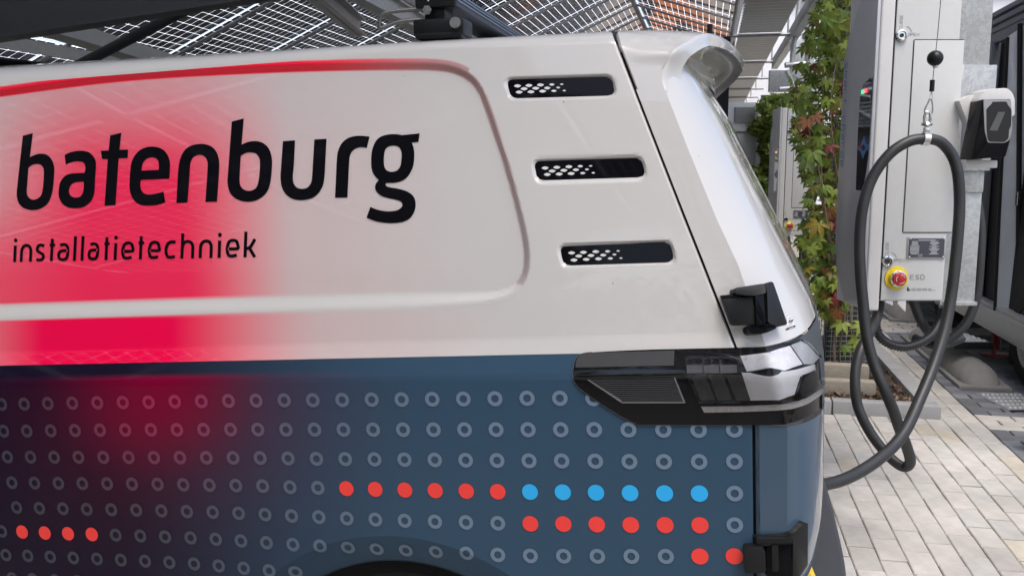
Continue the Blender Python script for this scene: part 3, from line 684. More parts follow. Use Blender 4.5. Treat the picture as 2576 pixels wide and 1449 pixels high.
# ---- vents
DIA = [[(162, 116), (245, 113), (329, 109), (411, 106), (483, 104), (210, 137), (294, 133), (378, 131), (457, 128), (174, 161), (259, 159), (344, 154), (426, 152), (501, 150)],
 [(362, 710), (447, 705), (534, 701), (617, 697), (692, 695), (413, 732), (498, 727), (585, 723), (665, 720), (378, 757), (464, 754), (551, 750), (635, 747), (711, 745)],
 [(554, 1324), (640, 1320), (729, 1315), (815, 1313), (891, 1310), (606, 1347), (694, 1343), (783, 1340), (864, 1336), (571, 1376), (660, 1371), (748, 1367), (834, 1364), (911, 1362)]]
DSZ = [1, 1, 1, .76, .5, 1, 1, .9, .6, 1, 1, 1, .76, .5]
M_dia = mat('vent_white', (.72, .72, .72), rough=.35, noise=.04)
def shrink(poly, k):
    c = np.mean(np.array(poly), 0); 
    return [tuple(np.array(p) - k * (np.array(p) - c) / np.linalg.norm(np.array(p) - c)) for p in poly]
for vi, vp_ in enumerate(VENTS):
    vent = relief('vent', shrink(vp_, .6), M_gloss, -.0055, -.012, step=6., smooth=True)
    rim = relief('vent_insert', shrink(vp_, 6.5), M_gloss, -.0040, -.0055, parent=vent, step=8., smooth=True)
    for (x, y), k in zip(DIA[vi], DSZ):
        a, b = 31 * k, 14 * k
        poly = rpoly([vc(x - a, y + 2 * k), vc(x - 4 * k, y - b), vc(x + a, y - 2 * k), vc(x + 4 * k, y + b)], 4.5 * k, 4)
        relief('vent_diamond', poly, M_dia, -.0034, parent=vent, step=0)
# ---- tail lamp
def lc(P): return [tuple([(2050 + p[0] / 2.337) / 1.4868, (1150 + p[1] / 2.337) / 1.4868] + list(p[2:])) for p in P]
LAMP = path(lc([(1635, 352)] + S(1300, 360, 800, 372, 400, 392, 330, 398, 285, 415, 250, 445, 232, 500, 223, 560, 224, 610, 240, 650, 280, 700, 400, 790, 600, 920, 720, 985, 780, 1008, 850, 1018) + [(1785, 1022), (2065, 1018)] + S(2180, 985, 2290, 930) + [(2375, 880), (2380, 700), (2350, 430), (2235, 300), (2170, 270)] + S(2050, 315, 1900, 350) + [(1700, 352)]), 5)
M_lampb = mat('lamp_black', (.003, .003, .004), rough=.04, spec=.45)
M_refl = mat('lamp_reflector', (.90, .90, .91), rough=.25, metal=.15, noise=.10, nscale=25)
M_frost = mat('lamp_frosted', (.80, .79, .79), rough=.25, coat=1., noise=.06, bump=.25, bscale=260, stretch=(1, 1, 6))
M_smoke = mat('lamp_smoke', (.016, .016, .019), rough=.12, coat=1., noise=.3, nscale=20)
M_bar = mat('lamp_bar', (.30, .30, .31), rough=.2, coat=1.)
M_line = mat('lamp_line', (.035, .035, .037), rough=.2, coat=1.)
lamp = relief('tail_lamp', LAMP, M_lampb, .004, -.02, step=12., smooth=True)
tag(lamp, 'black tail lamp with clear lens')
relief('lamp_edge', path(lc([(385, 392)] + S(330, 398, 285, 415, 250, 445, 232, 500, 223, 560, 224, 610, 240, 650, 280, 700, 400, 790, 600, 920, 720, 985, 780, 1008, 850, 1018) + [(1785, 1023), (1785, 1027)] + S(845, 1023, 774, 1013, 714, 990, 595, 926, 395, 796, 274, 706, 234, 655, 217, 611, 216, 560, 225, 500, 244, 442, 282, 410, 329, 394) + [(385, 389)])), mat('bright_edge', (.10, .11, .12), rough=.15, coat=1.), .0030, 0, parent=lamp, step=0)
relief('lamp_cover', path(lc([(1105, 378), (1100, 507), (245, 525)] + S(250, 470, 275, 430, 320, 405, 400, 396))), mat('lamp_cover_grey', (.05, .05, .052), rough=.38, noise=.1), .0062, .003, parent=lamp, step=12.)
relief('lamp_window', lc([(345, 622), (1100, 607), (1200, 822), (655, 825), (600, 790)]), M_smoke, .0052, .003, parent=lamp, step=12.)
for y in range(635, 815, 17):
    t = (y - 622) / 200; x0 = 370 + 290 * t + (40 if y > 780 else 0); x1 = 1098 + 100 * t
    relief('lamp_louvre', lc([(x0, y - .0 + 2), (x1, y), (x1, y + 3.5), (x0, y + 5.5)]), M_line, .0062, .0045, parent=lamp, step=60.)
for pp in ([(345, 624), (358, 622), (640, 800), (655, 826), (640, 822)], [(1100, 606), (1112, 606), (1203, 826), (1186, 826)], [(640, 818), (1200, 817), (1203, 827), (655, 828)]):
    relief('lamp_louvre', lc(pp), mat('lamp_rim', (.15, .15, .155), rough=.2, coat=1.), .0066, .0045, parent=lamp, step=40.)
# chambers of the main lens
relief('lamp_chamber', lc([(1205, 435), (1720, 425), (1760, 570), (1215, 580)]), M_smoke, .0055, .003, parent=lamp, step=14.)
for k, (xa, xb) in enumerate([(1222, 1352), (1372, 1498), (1512, 1655)]):
    relief('lamp_cell', rpoly(lc([(xa, 452), (xb, 448), (xb, 490), (xa, 494)]), 2), M_lampb, .0068, .004, parent=lamp, step=30.)
    relief('lamp_cell', lc([(xa - 10, 505), (xb - 5, 502), (xb - 2, 572), (xa - 4, 575)]), mat('lamp_grey', (.17, .17, .18), rough=.3, coat=1., noise=.1), .0068, .004, parent=lamp, step=30.)
relief('lamp_reflector', lc([(1680, 425), (1760, 415), (1920, 395), (1985, 370), (2090, 340), (2200, 500), (2050, 555), (1735, 560)]), M_refl, .0060, .003, parent=lamp, step=12., smooth=True)
relief('lamp_reflector', lc([(2100, 335), (2185, 300), (2240, 325), (2345, 440), (2290, 500), (2215, 500)]), mat('lamp_dim', (.60, .60, .61), rough=.22, metal=.3, noise=.25, nscale=30), .0060, .003, parent=lamp, step=12.)
for k, x in enumerate((1250, 1400, 1560)):
    poly = rpoly(lc([(x, 590), (x + 130, 588), (x + 210, 800), (x + 85, 805)]), 5)
    relief('lamp_cell', poly, mat('lamp_cell_brown', (.035, .028, .027), rough=.12, coat=1., noise=.35, nscale=40), .0064, .003, parent=lamp, step=20.)
    for j in range(10):
        y = 604 + j * 20; sx = x + 8 + (y - 590) * .385
        relief('lamp_louvre', lc([(sx, y), (sx + 115, y - 1), (sx + 117, y + 5), (sx + 2, y + 6)]), M_line, .0074, .006, parent=lamp, step=60.)
relief('lamp_diffuser', path(lc([(1690, 570), (2060, 562)] + S(2140, 548, 2220, 525) + [(2305, 500), (2320, 640), (2180, 600), (2130, 760), (2020, 800), (1768, 803)])), M_frost, .0062, .003, parent=lamp, step=12., smooth=True)
relief('lamp_chamber', lc([(2195, 590), (2305, 545), (2325, 640), (2240, 725), (2140, 755)]), M_smoke, .0066, .003, parent=lamp, step=14.)
relief('reflector_strip', path(lc([(1338, 858), (1700, 853), (2040, 840)] + S(2200, 800, 2300, 745) + [(2378, 690), (2380, 745)] + S(2250, 835, 2150, 872, 2060, 888) + [(1700, 903), (1365, 910)])), mat('reflector_ribbed', (.20, .195, .19), rough=.2, coat=1., noise=.2, nscale=40, bump=.6, bscale=220, stretch=(6, 1, 1)), .0066, .003, parent=lamp, step=12.)
relief('lamp_lens', path(lc([(1200, 440), (1225, 425)] + S(1500, 415, 1720, 405, 1850, 392, 1950, 368) + [(2180, 295), (2240, 320), (2350, 440), (2380, 660), (2290, 740)] + S(2180, 795, 2050, 820) + [(1320, 822), (1205, 590)])), clear_mat('lamp_clear', (.98, .98, .99), ior=1.4), .0105, .0045, parent=lamp, step=12., smooth=True)
# ---- hinges
def hc(P): return [((2630 + p[0] / 4.14) / 1.4868, (980 + p[1] / 4.14) / 1.4868) for p in P]
hinge = shell('upper_hinge', rpoly(hc([(300, 575), (720, 540), (835, 535), (850, 975), (445, 985)]), [4, 4, 6, 6, 5], 4), M_sat, -.004, .022, bev=.004)
shell('hinge_cap', rpoly(hc([(490, 400), (960, 330), (980, 490), (740, 525), (500, 500)]), 7, 4), M_sat, -.002, .034, parent=hinge, bev=.005)
shell('hinge_arm', rpoly(hc([(250, 520), (520, 490), (560, 560), (300, 585)]), 5, 4), M_sat, -.004, .012, parent=hinge, bev=.003)
shell('hinge_pin', rpoly(hc([(828, 500), (965, 490), (990, 960), (850, 970)]), 4, 4), M_gloss, .0, .030, parent=hinge, bev=.009, seg=4)
shell('hinge_bracket', rpoly(hc([(950, 330), (1075, 296), (1305, 970), (1130, 1010), (1000, 940), (985, 480)]), [4, 8, 8, 5, 5, 5], 4), M_sat, -.002, .026, parent=hinge, bev=.004)
shell('hinge_cap', rpoly(hc([(690, 990), (985, 960), (1120, 975), (1135, 1030), (960, 1105), (720, 1112)]), [8, 4, 6, 6, 10, 10], 4), M_gloss, -.002, .030, parent=hinge, bev=.006)
def h2(P): return [((2700 + p[0] / 2.4) / 1.4868, (1550 + p[1] / 2.4) / 1.4868) for p in P]
hinge2 = shell('lower_hinge', rpoly(h2([(190, 1205), (360, 1190), (392, 1240), (395, 1420), (205, 1425)]), 6, 4), M_sat, -.002, .024, bev=.004)
shell('hinge_arm', rpoly(h2([(308, 1110), (560, 1110), (640, 1090), (640, 1160), (380, 1180), (310, 1190)]), 5, 4), M_sat, -.002, .016, parent=hinge2, bev=.003)
shell('hinge_plate', rpoly(h2([(395, 1160), (640, 1150), (640, 1449), (400, 1449)]), 3, 3), M_gloss, -.002, .008, parent=hinge2, bev=.002)
shell('hinge_pin', rpoly(h2([(445, 1180), (505, 1178), (512, 1405), (450, 1410)]), 5, 4), M_sat, .0, .020, parent=hinge2, bev=.005)
shell('hinge_bracket', path(h2([(315, 1100), (580, 1085)]) + [tuple(list(p) + [1]) for p in h2([(660, 1050), (720, 985), (750, 970)])] + [tuple(list(p) + [1]) for p in h2([(770, 985), (772, 1010)])] + h2([(770, 1350), (700, 1449), (640, 1449), (640, 1115), (320, 1135)]), 3), M_sat, -.002, .012, parent=hinge2, bev=.002)
# ---- sticker beside the upper hinge, small chips on the paint
stk = relief('sticker', rpoly(hc([(1290, 850), (1365, 828), (1420, 980), (1300, 1010)]), 3, 3), mat('sticker_white', (.72, .72, .71), rough=.3, noise=.03), .0006, step=8.)
relief('sticker_bar', rpoly(hc([(1268, 1035), (1418, 975), (1425, 1005), (1280, 1060)]), 2, 2), mat('sticker_dark', (.03, .032, .04), rough=.35, noise=.1), .0010, parent=stk, step=8.)
AK = {'k': [[(0, 1.4), (0, 0)], [(0, .4), (.9, 1)], [(.35, .6), (1, 0)]], 's': GL['s'], 'e': GL['e'], 'a': GL['a']}
def stick(txt, x0, y0, dx, dy, hgt, wd, lw, par):
    x = x0; y = y0
    for chh in txt:
        for stx in AK[chh]:
            q = [(x + p[0] * wd + p[1] * hgt * .12, y - p[1] * hgt + p[0] * wd * dy / dx) for p in stx]; q = catmull(q, 3) if len(q) > 3 else q
            relief('letter', hc(stroke(q, lw)), M_print, .0012, parent=par, step=0)
        x += wd * 1.35; y += wd * 1.35 * dy / dx
stick('kses', 1318, 948, 1, -.27, 42, 13, 6, stk)
for k in range(3):
    relief('print_line', hc([(1312 + 4 * k, 866 + k * 0 + (0 if k == 0 else 104 + 12 * k)), (1368 + 8 * k, 852 + (0 if k == 0 else 90 + 8 * k)), (1369 + 8 * k, 860 + (0 if k == 0 else 88 + 8 * k)), (1313 + 4 * k, 876 + (0 if k == 0 else 102 + 12 * k))]) if k < 2 else hc([(1325, 1030), (1390, 1004), (1392, 1010), (1327, 1036)]), mat('print_grey', (.25, .26, .3), rough=.4) if k < 2 else M_dia, .0013, parent=stk, step=0)
for (x, y, r_) in [(1418, 257, 1.6), (1542, 713, 1.5), (525, 657, 1.3), (1757, 393, 1.0), (1014, 188, .9), (640, 880, .9), (1210, 190, .8), (1480, 420, .7)]:
    relief('paint_chip', [(x + r_ * .9 * math.cos(t), y + r_ * 1.2 * math.sin(t)) for t in np.linspace(0, 2 * math.pi, 9)[:-1]], mat('chip_dark', (.07, .065, .06), rough=.7, noise=.2), .0005 if x > 1320 else -.0090, step=0)
# ---- roof bar with foot
M_alu = mat('anodised_bar', (.28, .33, .42), rough=.35, metal=.9, noise=.08, nscale=40)
M_bar2 = mat('bar_underside', (.10, .11, .125), rough=.45, metal=.5, noise=.1)
M_steel = mat('stainless', (.55, .55, .54), rough=.28, metal=1., noise=.1, nscale=50)
rack = empty('roof_bar'); rack.parent = van
Mr = Matrix.Translation((-.60, .22, 1.838))
prism('bar_profile', [(-.040, -.014), (.040, -.014), (.040, .010), (.026, .018), (-.026, .018), (-.040, .010)], 1.55, Matrix.Translation((-.605, .20, 1.842)) @ Matrix.Rotation(R(-90), 4, 'X') @ Matrix.Diagonal((1, -1, 1, 1)), M_bar2, rack, .002)
for k, dz in enumerate((.005, .0, -.006)):
    box_obj('bar_groove', (-.605 + .0415, .975, 1.846 + dz * 1.2), (.003, 1.54, .0035), M_alu, rack)
box_obj('bar_rail', (-.605, .975, 1.8615), (.05, 1.545, .003), M_alu, rack)
box_obj('end_cap', (-.605, .195, 1.842), (.086, .018, .038), M_sat, rack, bev=.005)
bm = bmesh.new(); add_box(bm, (-.612, .235, 1.815), (.045, .06, .035), None, .006); add_box(bm, (-.60, .225, 1.785), (.11, .07, .035), None, .008); add_box(bm, (-.60, .22, 1.768), (.10, .06, .012), None, .003)
bm_obj('bar_foot', bm, M_sat, rack, True, 40)
lathe('foot_bolt', [(.0, 0), (.009, 0), (.011, .003), (.011, .009), (.0, .009)], M_steel, rack, 20, Matrix.Translation((-.560, .186, 1.79)) @ Matrix.Rotation(R(90), 4, 'X'))
lathe('foot_bolt', [(.0, 0), (.009, 0), (.010, .003), (.010, .010), (.0, .010)], M_steel, rack, 6, Matrix.Translation((-.622, .196, 1.818)) @ Matrix.Rotation(R(90), 4, 'X'))
tube('bracket', catmull([(-.63, .20, 1.822), (-.68, .19, 1.820), (-.715, .18, 1.812), (-.722, .178, 1.79), (-.718, .18, 1.785), (-.68, .19, 1.798), (-.64, .2, 1.802)], 4), .0045, mat('bracket_steel', (.16, .16, .155), rough=.35, metal=.8, noise=.15), rack, 8)
dm = [(0, .008), (.006, 0), (0, -.008), (-.006, 0)]
prism('emblem', dm, .001, Matrix.Translation((-.618, .185, 1.842)) @ Matrix.Rotation(R(90), 4, 'X'), M_dia, rack)
prism('emblem', dm, .001, Matrix.Translation((-.622, .185, 1.818)) @ Matrix.Rotation(R(90), 4, 'X'), M_steel, rack)
# ================================================================== GROUND
M_sand = mat('joint_sand', (.27, .25, .215), rough=.95, noise=.3, nscale=30, bump=.4, bscale=200)
gnd = mesh_obj('ground', [(-150, -150, -.012), (150, -150, -.012), (150, 250, -.012), (-150, 250, -.012)], [(0, 1, 2, 3)], M_sand); tag(gnd, None, kind='structure')
M_pv = [mat('paver_beige_%d' % i, c, rough=.85, noise=.13, nscale=14, rand=.07, dirt=.22, bump=.35, bscale=120) for i, c in enumerate([(.455, .435, .40), (.475, .45, .415), (.445, .435, .405), (.47, .43, .355)])]
M_pg = [mat('paver_slate_%d' % i, c, rough=.85, noise=.14, nscale=14, rand=.12, dirt=.22, bump=.35, bscale=120) for i, c in enumerate([(.165, .175, .195), (.20, .21, .225), (.135, .14, .15)])]
pav = empty('paving'); tag(pav, None, kind='structure')
def paver_mesh(L, W, m):
    a, b, c, h = L / 2 - .0052, W / 2 - .0016, .0040, .05
    V = [(x * a, y * b, -h) for x, y in ((-1, -1), (1, -1), (1, 1), (-1, 1))] + [(x * a, y * b, -c) for x, y in ((-1, -1), (1, -1), (1, 1), (-1, 1))] + [(x * (a - c), y * (b - c), 0) for x, y in ((-1, -1), (1, -1), (1, 1), (-1, 1))]
    Fc = [(8, 9, 10, 11)] + [(4 + i, 4 + (i + 1) % 4, 8 + (i + 1) % 4, 8 + i) for i in range(4)] + [(i, (i + 1) % 4, 4 + (i + 1) % 4, 4 + i) for i in range(4)]
    me = bpy.data.meshes.new('paver'); me.from_pydata(V, [], Fc); me.materials.append(m); return me, V, Fc
PW, PL = .1045, .209
slots = []
U0 = .793 - 10 * PW
def zone(u, v):
    if u > 1.629:
        if v < 5.42 or 5.80 < v < 8.6 or 9.3 < v: return 'g'
    return 'b'
for i in range(-4, 40):
    u = .7405 + i * PW
    v = 1.9 + (PL / 2 if i % 2 else 0) + .0135
    while v < 13:
        if not (u < 1.33 and 5.66 < v < 8.0) and zone(u, v) == 'b': slots.append((u, v, 0, 'b'))
        v += PL
for j in range(0, 110):
    v = 1.95 + j * PW; ue = 1.629
    if j % 2: slots.append((ue + PL / 4, v, 2, zone(1.7, v))); ue += PL / 2
    u = ue + PL / 2
    while u < 4.4:
        slots.append((u, v, 1, zone(u, v))); u += PL
sl2 = [q for q in slots if not (q[2] == 0 and q[0] > 1.60)]
def vis(sl):
    p = UV(sl[0], sl[1]); d = p - np.array([0, 0, H]); dep = d[1] * cp + d[2] * sp; up = -d[1] * sp + d[2] * cp
    px, py = CX + FPX * d[0] / dep, CY - FPX * up / dep
    return (2060 < px < 2600 and py < 1475), dep
near = sorted([s_ for s_ in sl2 if vis(s_)[0]], key=lambda s_: vis(s_)[1])[:298]; nearset = set(near)
pm = {}
for key, ms in (('b', M_pv), ('g', M_pg)):
    for k, m in enumerate(ms): pm[key, k] = paver_mesh(PL, PW, m); pm[key, k, 'h'] = paver_mesh(PL / 2, PW, m)
joined = {'b': ([], []), 'g': ([], [])}; mats_idx = {'b': [], 'g': []}
for sl in sl2:
    u, v, o, kk = sl; k = int(RNG.choice(4, p=[.38, .3, .24, .08])) if kk == 'b' else int(RNG.integers(3))
    p = UV(u + RNG.normal(0, .0008), v + RNG.normal(0, .0012), RNG.normal(0, .0011)); rz = -YAW + (0 if o else R(90)) + RNG.normal(0, .004)
    if sl in nearset:
        ob = bpy.data.objects.new('paver', pm[(kk, k, 'h') if o == 2 else (kk, k)][0]); ob.location = p; ob.rotation_euler = (RNG.normal(0, .003), RNG.normal(0, .003), rz); link(ob, pav)
    else:
        me, V, Fc = pm[(kk, k, 'h') if o == 2 else (kk, k)]; A, B = joined[kk]; b = len(A); c, s_ = math.cos(rz), math.sin(rz)
        A += [(p[0] + c * x - s_ * y, p[1] + s_ * x + c * y, p[2] + z) for x, y, z in V]; B += [tuple(q + b for q in f) for f in Fc]; mats_idx[kk] += [k] * len(Fc)
for kk, ms in (('b', M_pv), ('g', M_pg)):
    o = mesh_obj('pavers', *joined[kk], ms, pav); o.data.polygons.foreach_set('material_index', mats_idx[kk]); o['kind'] = 'stuff'
# ---- planter
M_conc = mat('kerb_concrete', (.30, .305, .305), rough=.9, noise=.15, nscale=9, bump=.3, bscale=90, rand=.05)
def frame(u, v, z=0.): return basis(UV(u, v, z), DC, DL, DZ)
planter = empty('planter', UV(.9, 6.6)); tag(planter, 'low grey concrete kerb planter bed under the climbing vine', 'planter')
PI_ = Matrix.Translation(-Vector(UV(.9, 6.6)))
for a, b in ((-.25, .26), (.268, .78), (.788, 1.405)):
    box_obj('kerb_stone', ((a + b) / 2, 5.639, .015), (b - a, .10, .13), M_conc, planter, PI_ @ frame(0, 0), .006)
for a, b in ((5.693, 6.60), (6.608, 7.55), (7.558, 8.1)):
    box_obj('kerb_stone', (1.353, (a + b) / 2, .015), (.104, b - a, .13), M_conc, planter, PI_ @ frame(0, 0), .006)
soil = mesh_obj('soil', [Vector(UV(a, b, .035)) for a, b in ((-.3, 5.68), (1.31, 5.68), (1.31, 8.1), (-.3, 8.1))], [(0, 1, 2, 3)], mat('soil_dark', (.05, .034, .024), rough=1., noise=.4, nscale=60, bump=1., bscale=80)); soil.matrix_world = Matrix()
soil.parent = planter; soil.location = -Vector(UV(.9, 6.6))
V = []; Fc = []; MI = []
for k in range(1900):
    u, v = RNG.uniform(-.25, 1.30), RNG.uniform(5.70, 7.6) if k % 3 else RNG.uniform(5.70, 6.2); p = np.array(UV(u, v, .04 + RNG.uniform(0, .012))) - np.array(UV(.9, 6.6)); s_ = RNG.uniform(.006, .022)
    q = RNG.normal(size=(3, 3)); q, _ = np.linalg.qr(q); b = len(V)
    V += [p + q @ (np.array(w) * [s_, s_ * .5, s_ * .18]) for w in ((-1, -1, 0), (1, -.8, .3), (.9, 1, 0), (-.8, .9, -.4), (0, 0, 1))]; Fc += [(b, b + 1, b + 4), (b + 1, b + 2, b + 4), (b + 2, b + 3, b + 4), (b + 3, b, b + 4)]; MI += [int(RNG.integers(3))] * 4
chips = mesh_obj('bark_chips', V, Fc, [mat('bark_a', (.12, .075, .048), rough=.9, noise=.3), mat('bark_b', (.22, .155, .105), rough=.9, noise=.3), mat('bark_c', (.06, .04, .028), rough=.9, noise=.3)], planter); chips.data.polygons.foreach_set('material_index', MI); chips['kind'] = 'stuff'
for k, (v, z, h) in enumerate(((6.02, .075, .09), (6.28, .10, .14))):
    s_ = box_obj('sleeper', (.60, v, z), (1.0, .10, h), mat('weathered_timber', (.30, .27, .22), rough=.9, noise=.25, nscale=12, stretch=(1, 8, 8), bump=.4, bscale=60), None, frame(0, 0), .008)
    tag(s_, ['weathered pale timber sleeper lying nearer in the planter', 'weathered pale timber sleeper lying behind the front one in the planter'][k], 'timber', 'timber sleepers in the planter')
# ---- wheel stops
M_stop = mat('stop_concrete', (.23, .225, .21), rough=.9, noise=.15, nscale=10, bump=.3, bscale=60)
def wheel_stop(u, v0, v1, lab):
    n = 26; prof = [(.135 * math.cos(t), .13 * math.sin(t)) for t in np.linspace(0, math.pi, 13)]
    V = []; Fc = []
    for i in range(n):
        t = i / (n - 1); q = min(1, t / .12, (1 - t) / .12); k = math.sqrt(max(0.0, 1 - (1 - q) ** 2)) * .98 + .02
        vv = v0 + (v1 - v0) * t
        for a, b in prof: V.append(UV(u + a * (.55 + .45 * k), vv, b * k + .02) - UV(u, v0))
    m = len(prof)
    for i in range(n - 1):
        for j in range(m - 1): Fc.append((i * m + j, i * m + j + 1, (i + 1) * m + j + 1, (i + 1) * m + j))
    e = empty('wheel_stop', UV(u, v0)); tag(e, lab, 'wheel stop', 'rounded concrete wheel stops')
    mesh_obj('stop_body', V, Fc, M_stop, e, True)
    box_obj('base_slab', (0, (v1 - v0) / 2, .012), (.33, v1 - v0 + .06, .028), M_stop, e, Matrix.Rotation(-YAW, 4, 'Z'), .004)
wheel_stop(1.88, 6.44, 8.3, 'long rounded concrete wheel stop under the metal step of the trailer')
wheel_stop(2.22, 4.15, 5.62, 'rounded concrete wheel stop at the right edge, nearest of the three')
wheel_stop(1.95, 9.2, 11.2, 'rounded concrete wheel stop in the far shade behind the hanging cables')
# ================================================================== CHARGER
CY0 = 3.7
def atx(px, py, X):
    d = ray(px, py); return np.array([0, 0, H]) + d * (X / d[0])
M_cab = mat('charger_white', (.56, .57, .56), rough=.42, noise=.03, nscale=20, bump=.04, bscale=350)
M_cab2 = mat('charger_edge', (.60, .60, .59), rough=.4, noise=.03)
M_seam = mat('seam_dark', (.03, .03, .035), rough=.7, noise=.2)
M_front = mat('charger_front', (.46, .47, .49), rough=.30, metal=.35, noise=.06, nscale=6)
M_screen = mat('screen_glass', (.012, .013, .016), rough=.04, coat=1.)
M_txt = mat('print_mid_grey', (.22, .22, .23), rough=.5, noise=.05)
XL, XR = 1.515, 1.826; ZB = float(at(2280, 757, CY0)[2]); ZT = ZB + 1.62
charger = empty('charging_station', (XL, CY0, ZB)); tag(charger, 'white wall-type charging station with red emergency button, nearest one beside the vine', 'charger', 'charging stations')
W_, D_ = XR - XL - .045, .33
def cb(name, c, s, m, par=None, bev=0., seg=2): return box_obj(name, c, s, m, par or charger, None, bev, seg)
cb('housing', (.045 + W_ / 2, D_ / 2, .6625), (W_, D_, 1.325), M_cab, bev=.008, seg=3)
cb('front_door', (.012, D_ / 2, .645), (.058, D_ + .012, 1.375), M_cab2, bev=.010, seg=3)
cb('seam', (.0435, .05, .6625), (.003, .112, 1.31), M_seam)
# front face with cut corners, on the left
poly = [(0, .02), (.20, -.03), (.31, .10), (.345, .22), (.345, 1.03), (.31, 1.12), (.13, 1.32), (.06, 1.345), (0, 1.345)]
prism('front_panel', poly, .014, basis((-.031, .0, 0), (0, 1, 0), (0, 0, 1), (1, 0, 0)), M_front, charger, .003)
def fp(px, py):
    p = atx(px, py, XL - .0325); return (p[1] - CY0, p[2] - ZB)
scr = [fp(*q) for q in [(2196, 190), (2172, 212), (2164, 236), (2158, 330), (2153, 478), (2170, 480), (2183, 400), (2190, 300)]]
Mf = basis((-.0325, 0, 0), (0, 1, 0), (0, 0, 1), (1, 0, 0))
screen = prism('display', scr, .002, Mf, M_screen, charger)
prism('display_ledge', [fp(*q) for q in [(2163, 236), (2190, 240), (2190, 246), (2163, 242)]], .001, basis((-.0345, 0, 0), (0, 1, 0), (0, 0, 1), (1, 0, 0)), M_cab2, screen)
for nm, x, y, c in (('indicator_light', 2172, 232, (.05, .6, .2)), ('indicator_light', 2180, 229, (.7, .06, .12))):
    a = fp(x, y); prism(nm, [(a[0] - .012, a[1] - .008), (a[0] + .012, a[1] - .008), (a[0] + .012, a[1] + .008), (a[0] - .012, a[1] + .008)], .0015, basis((-.0365, 0, 0), (0, 1, 0), (0, 0, 1), (1, 0, 0)), mat('lamp_%d' % x, c, rough=.3, emit=1.2), screen)
logo_blue = mat('logo_blue', (.03, .16, .42), rough=.4, noise=.05); logo_red = mat('logo_red', (.30, .02, .04), rough=.4, noise=.05)
a = fp(2173, 372)
for k in range(4):
    w = k * math.pi / 2; dr = np.array([math.cos(w), math.sin(w)]); nn = np.array([-dr[1], dr[0]]); sc = np.array([.075, .05])
    prism('emblem', [tuple(np.array(a) + sc * q) for q in (dr * .95, dr * .25 + nn * .42, dr * .18 + nn * .12, dr * .30)] if k % 2 else [tuple(np.array(a) + sc * q) for q in (dr * .95, dr * .30, dr * .18 + nn * .12, dr * .25 + nn * .42)][::1], .001, basis((-.0345, 0, 0), (0, 1, 0), (0, 0, 1), (1, 0, 0)), logo_red if k == 0 else logo_blue, screen)
    prism('emblem', [tuple(np.array(a) + sc * q) for q in (dr * .95, dr * .30, dr * .18 - nn * .12, dr * .25 - nn * .42)], .001, basis((-.0345, 0, 0), (0, 1, 0), (0, 0, 1), (1, 0, 0)), logo_blue, screen)
CAP = {'O': [[(.5, 1), (.1, .8), (0, .5), (.1, .2), (.5, 0), (.9, .2), (1, .5), (.9, .8), (.5, 1)]], 'P': [[(0, 0), (0, 1), (.7, 1), (1, .78), (.7, .5), (0, .5)]], 'E': [[(1, 1), (0, 1), (0, 0), (1, 0)], [(0, .52), (.85, .52)]], 'N': [[(0, 0), (0, 1), (1, 0), (1, 1)]], 'C': [[(1, .85), (.5, 1), (.1, .8), (0, .5), (.1, .2), (.5, 0), (1, .15)]], 'L': [[(0, 1), (0, 0), (1, 0)]], 'S': [[(1, .88), (.5, 1), (.05, .8), (.5, .52), (.95, .25), (.5, 0), (0, .12)]], 'D': [[(0, 0), (0, 1), (.6, 1), (1, .7), (1, .3), (.6, 0), (0, 0)]],
 'm': [[(0, 0), (0, 1), (.5, .9), (.5, 0)], [(.5, .9), (1, .9), (1, 0)]], 'r': [[(0, 0), (0, 1), (.9, 1)]], 'g': [[(1, 1), (.3, 1), (0, .5), (.3, 0), (1, 0)], [(1, 1), (1, -.4), (0, -.45)]], ' ': []}
for c_ in 'saetcihnk': CAP.setdefault(c_, [q for q in GL[c_] if q != 'dot'])
def text(name, txt, o, ex, ez, h, lw, m, par, wd=.62, gap=.32):
    o, ex, ez = np.array(o, float), np.array(ex, float), np.array(ez, float); V = []; Fc = []; x = 0
    for ch in txt:
        for stx in CAP[ch]:
            q = [np.array([x + p[0] * wd * h, p[1] * h]) for p in stx]; q = catmull(q, 3) if len(q) > 4 else q
            pl_ = stroke(q, lw); n = len(pl_) // 2; b = len(V); V += [o + ex * p[0] + ez * p[1] for p in pl_]
            for i in range(n - 1): Fc.append((b + i, b + i + 1, b + 2 * n - 2 - i, b + 2 * n - 1 - i))
        x += (wd + gap) * h
        if V and par is not None: o_t = mesh_obj('letter', V, Fc, m, par); V = []; Fc = []
    return o_t
def sd(px, py, y=0.):       # point on the side plate of the charger, local
    p = at(px, py, CY0 + y); return np.array([p[0] - XL, y, p[2] - ZB])
text('lettering', 'smart charge', (-.0335, .325, 1.02), (0, 0, -1), (0, -1, 0), .030, .006, mat('pale_blue_print', (.16, .28, .46), rough=.4), charger, .8, .5)
FR = -.0012
cc = (2730 / 1.4868, 0); 
def c4(x, y): return ((2730 + x / 2.337) / 1.4868, (y / 2.337) / 1.4868)
def c5(x, y): return ((2730 + x / 2.337) / 1.4868, (500 + y / 2.337) / 1.4868)
def c6(x, y): return ((2730 + x / 2.337) / 1.4868, (1000 + y / 2.337) / 1.4868)
def sdp(q, y): return sd(*q, y=y)
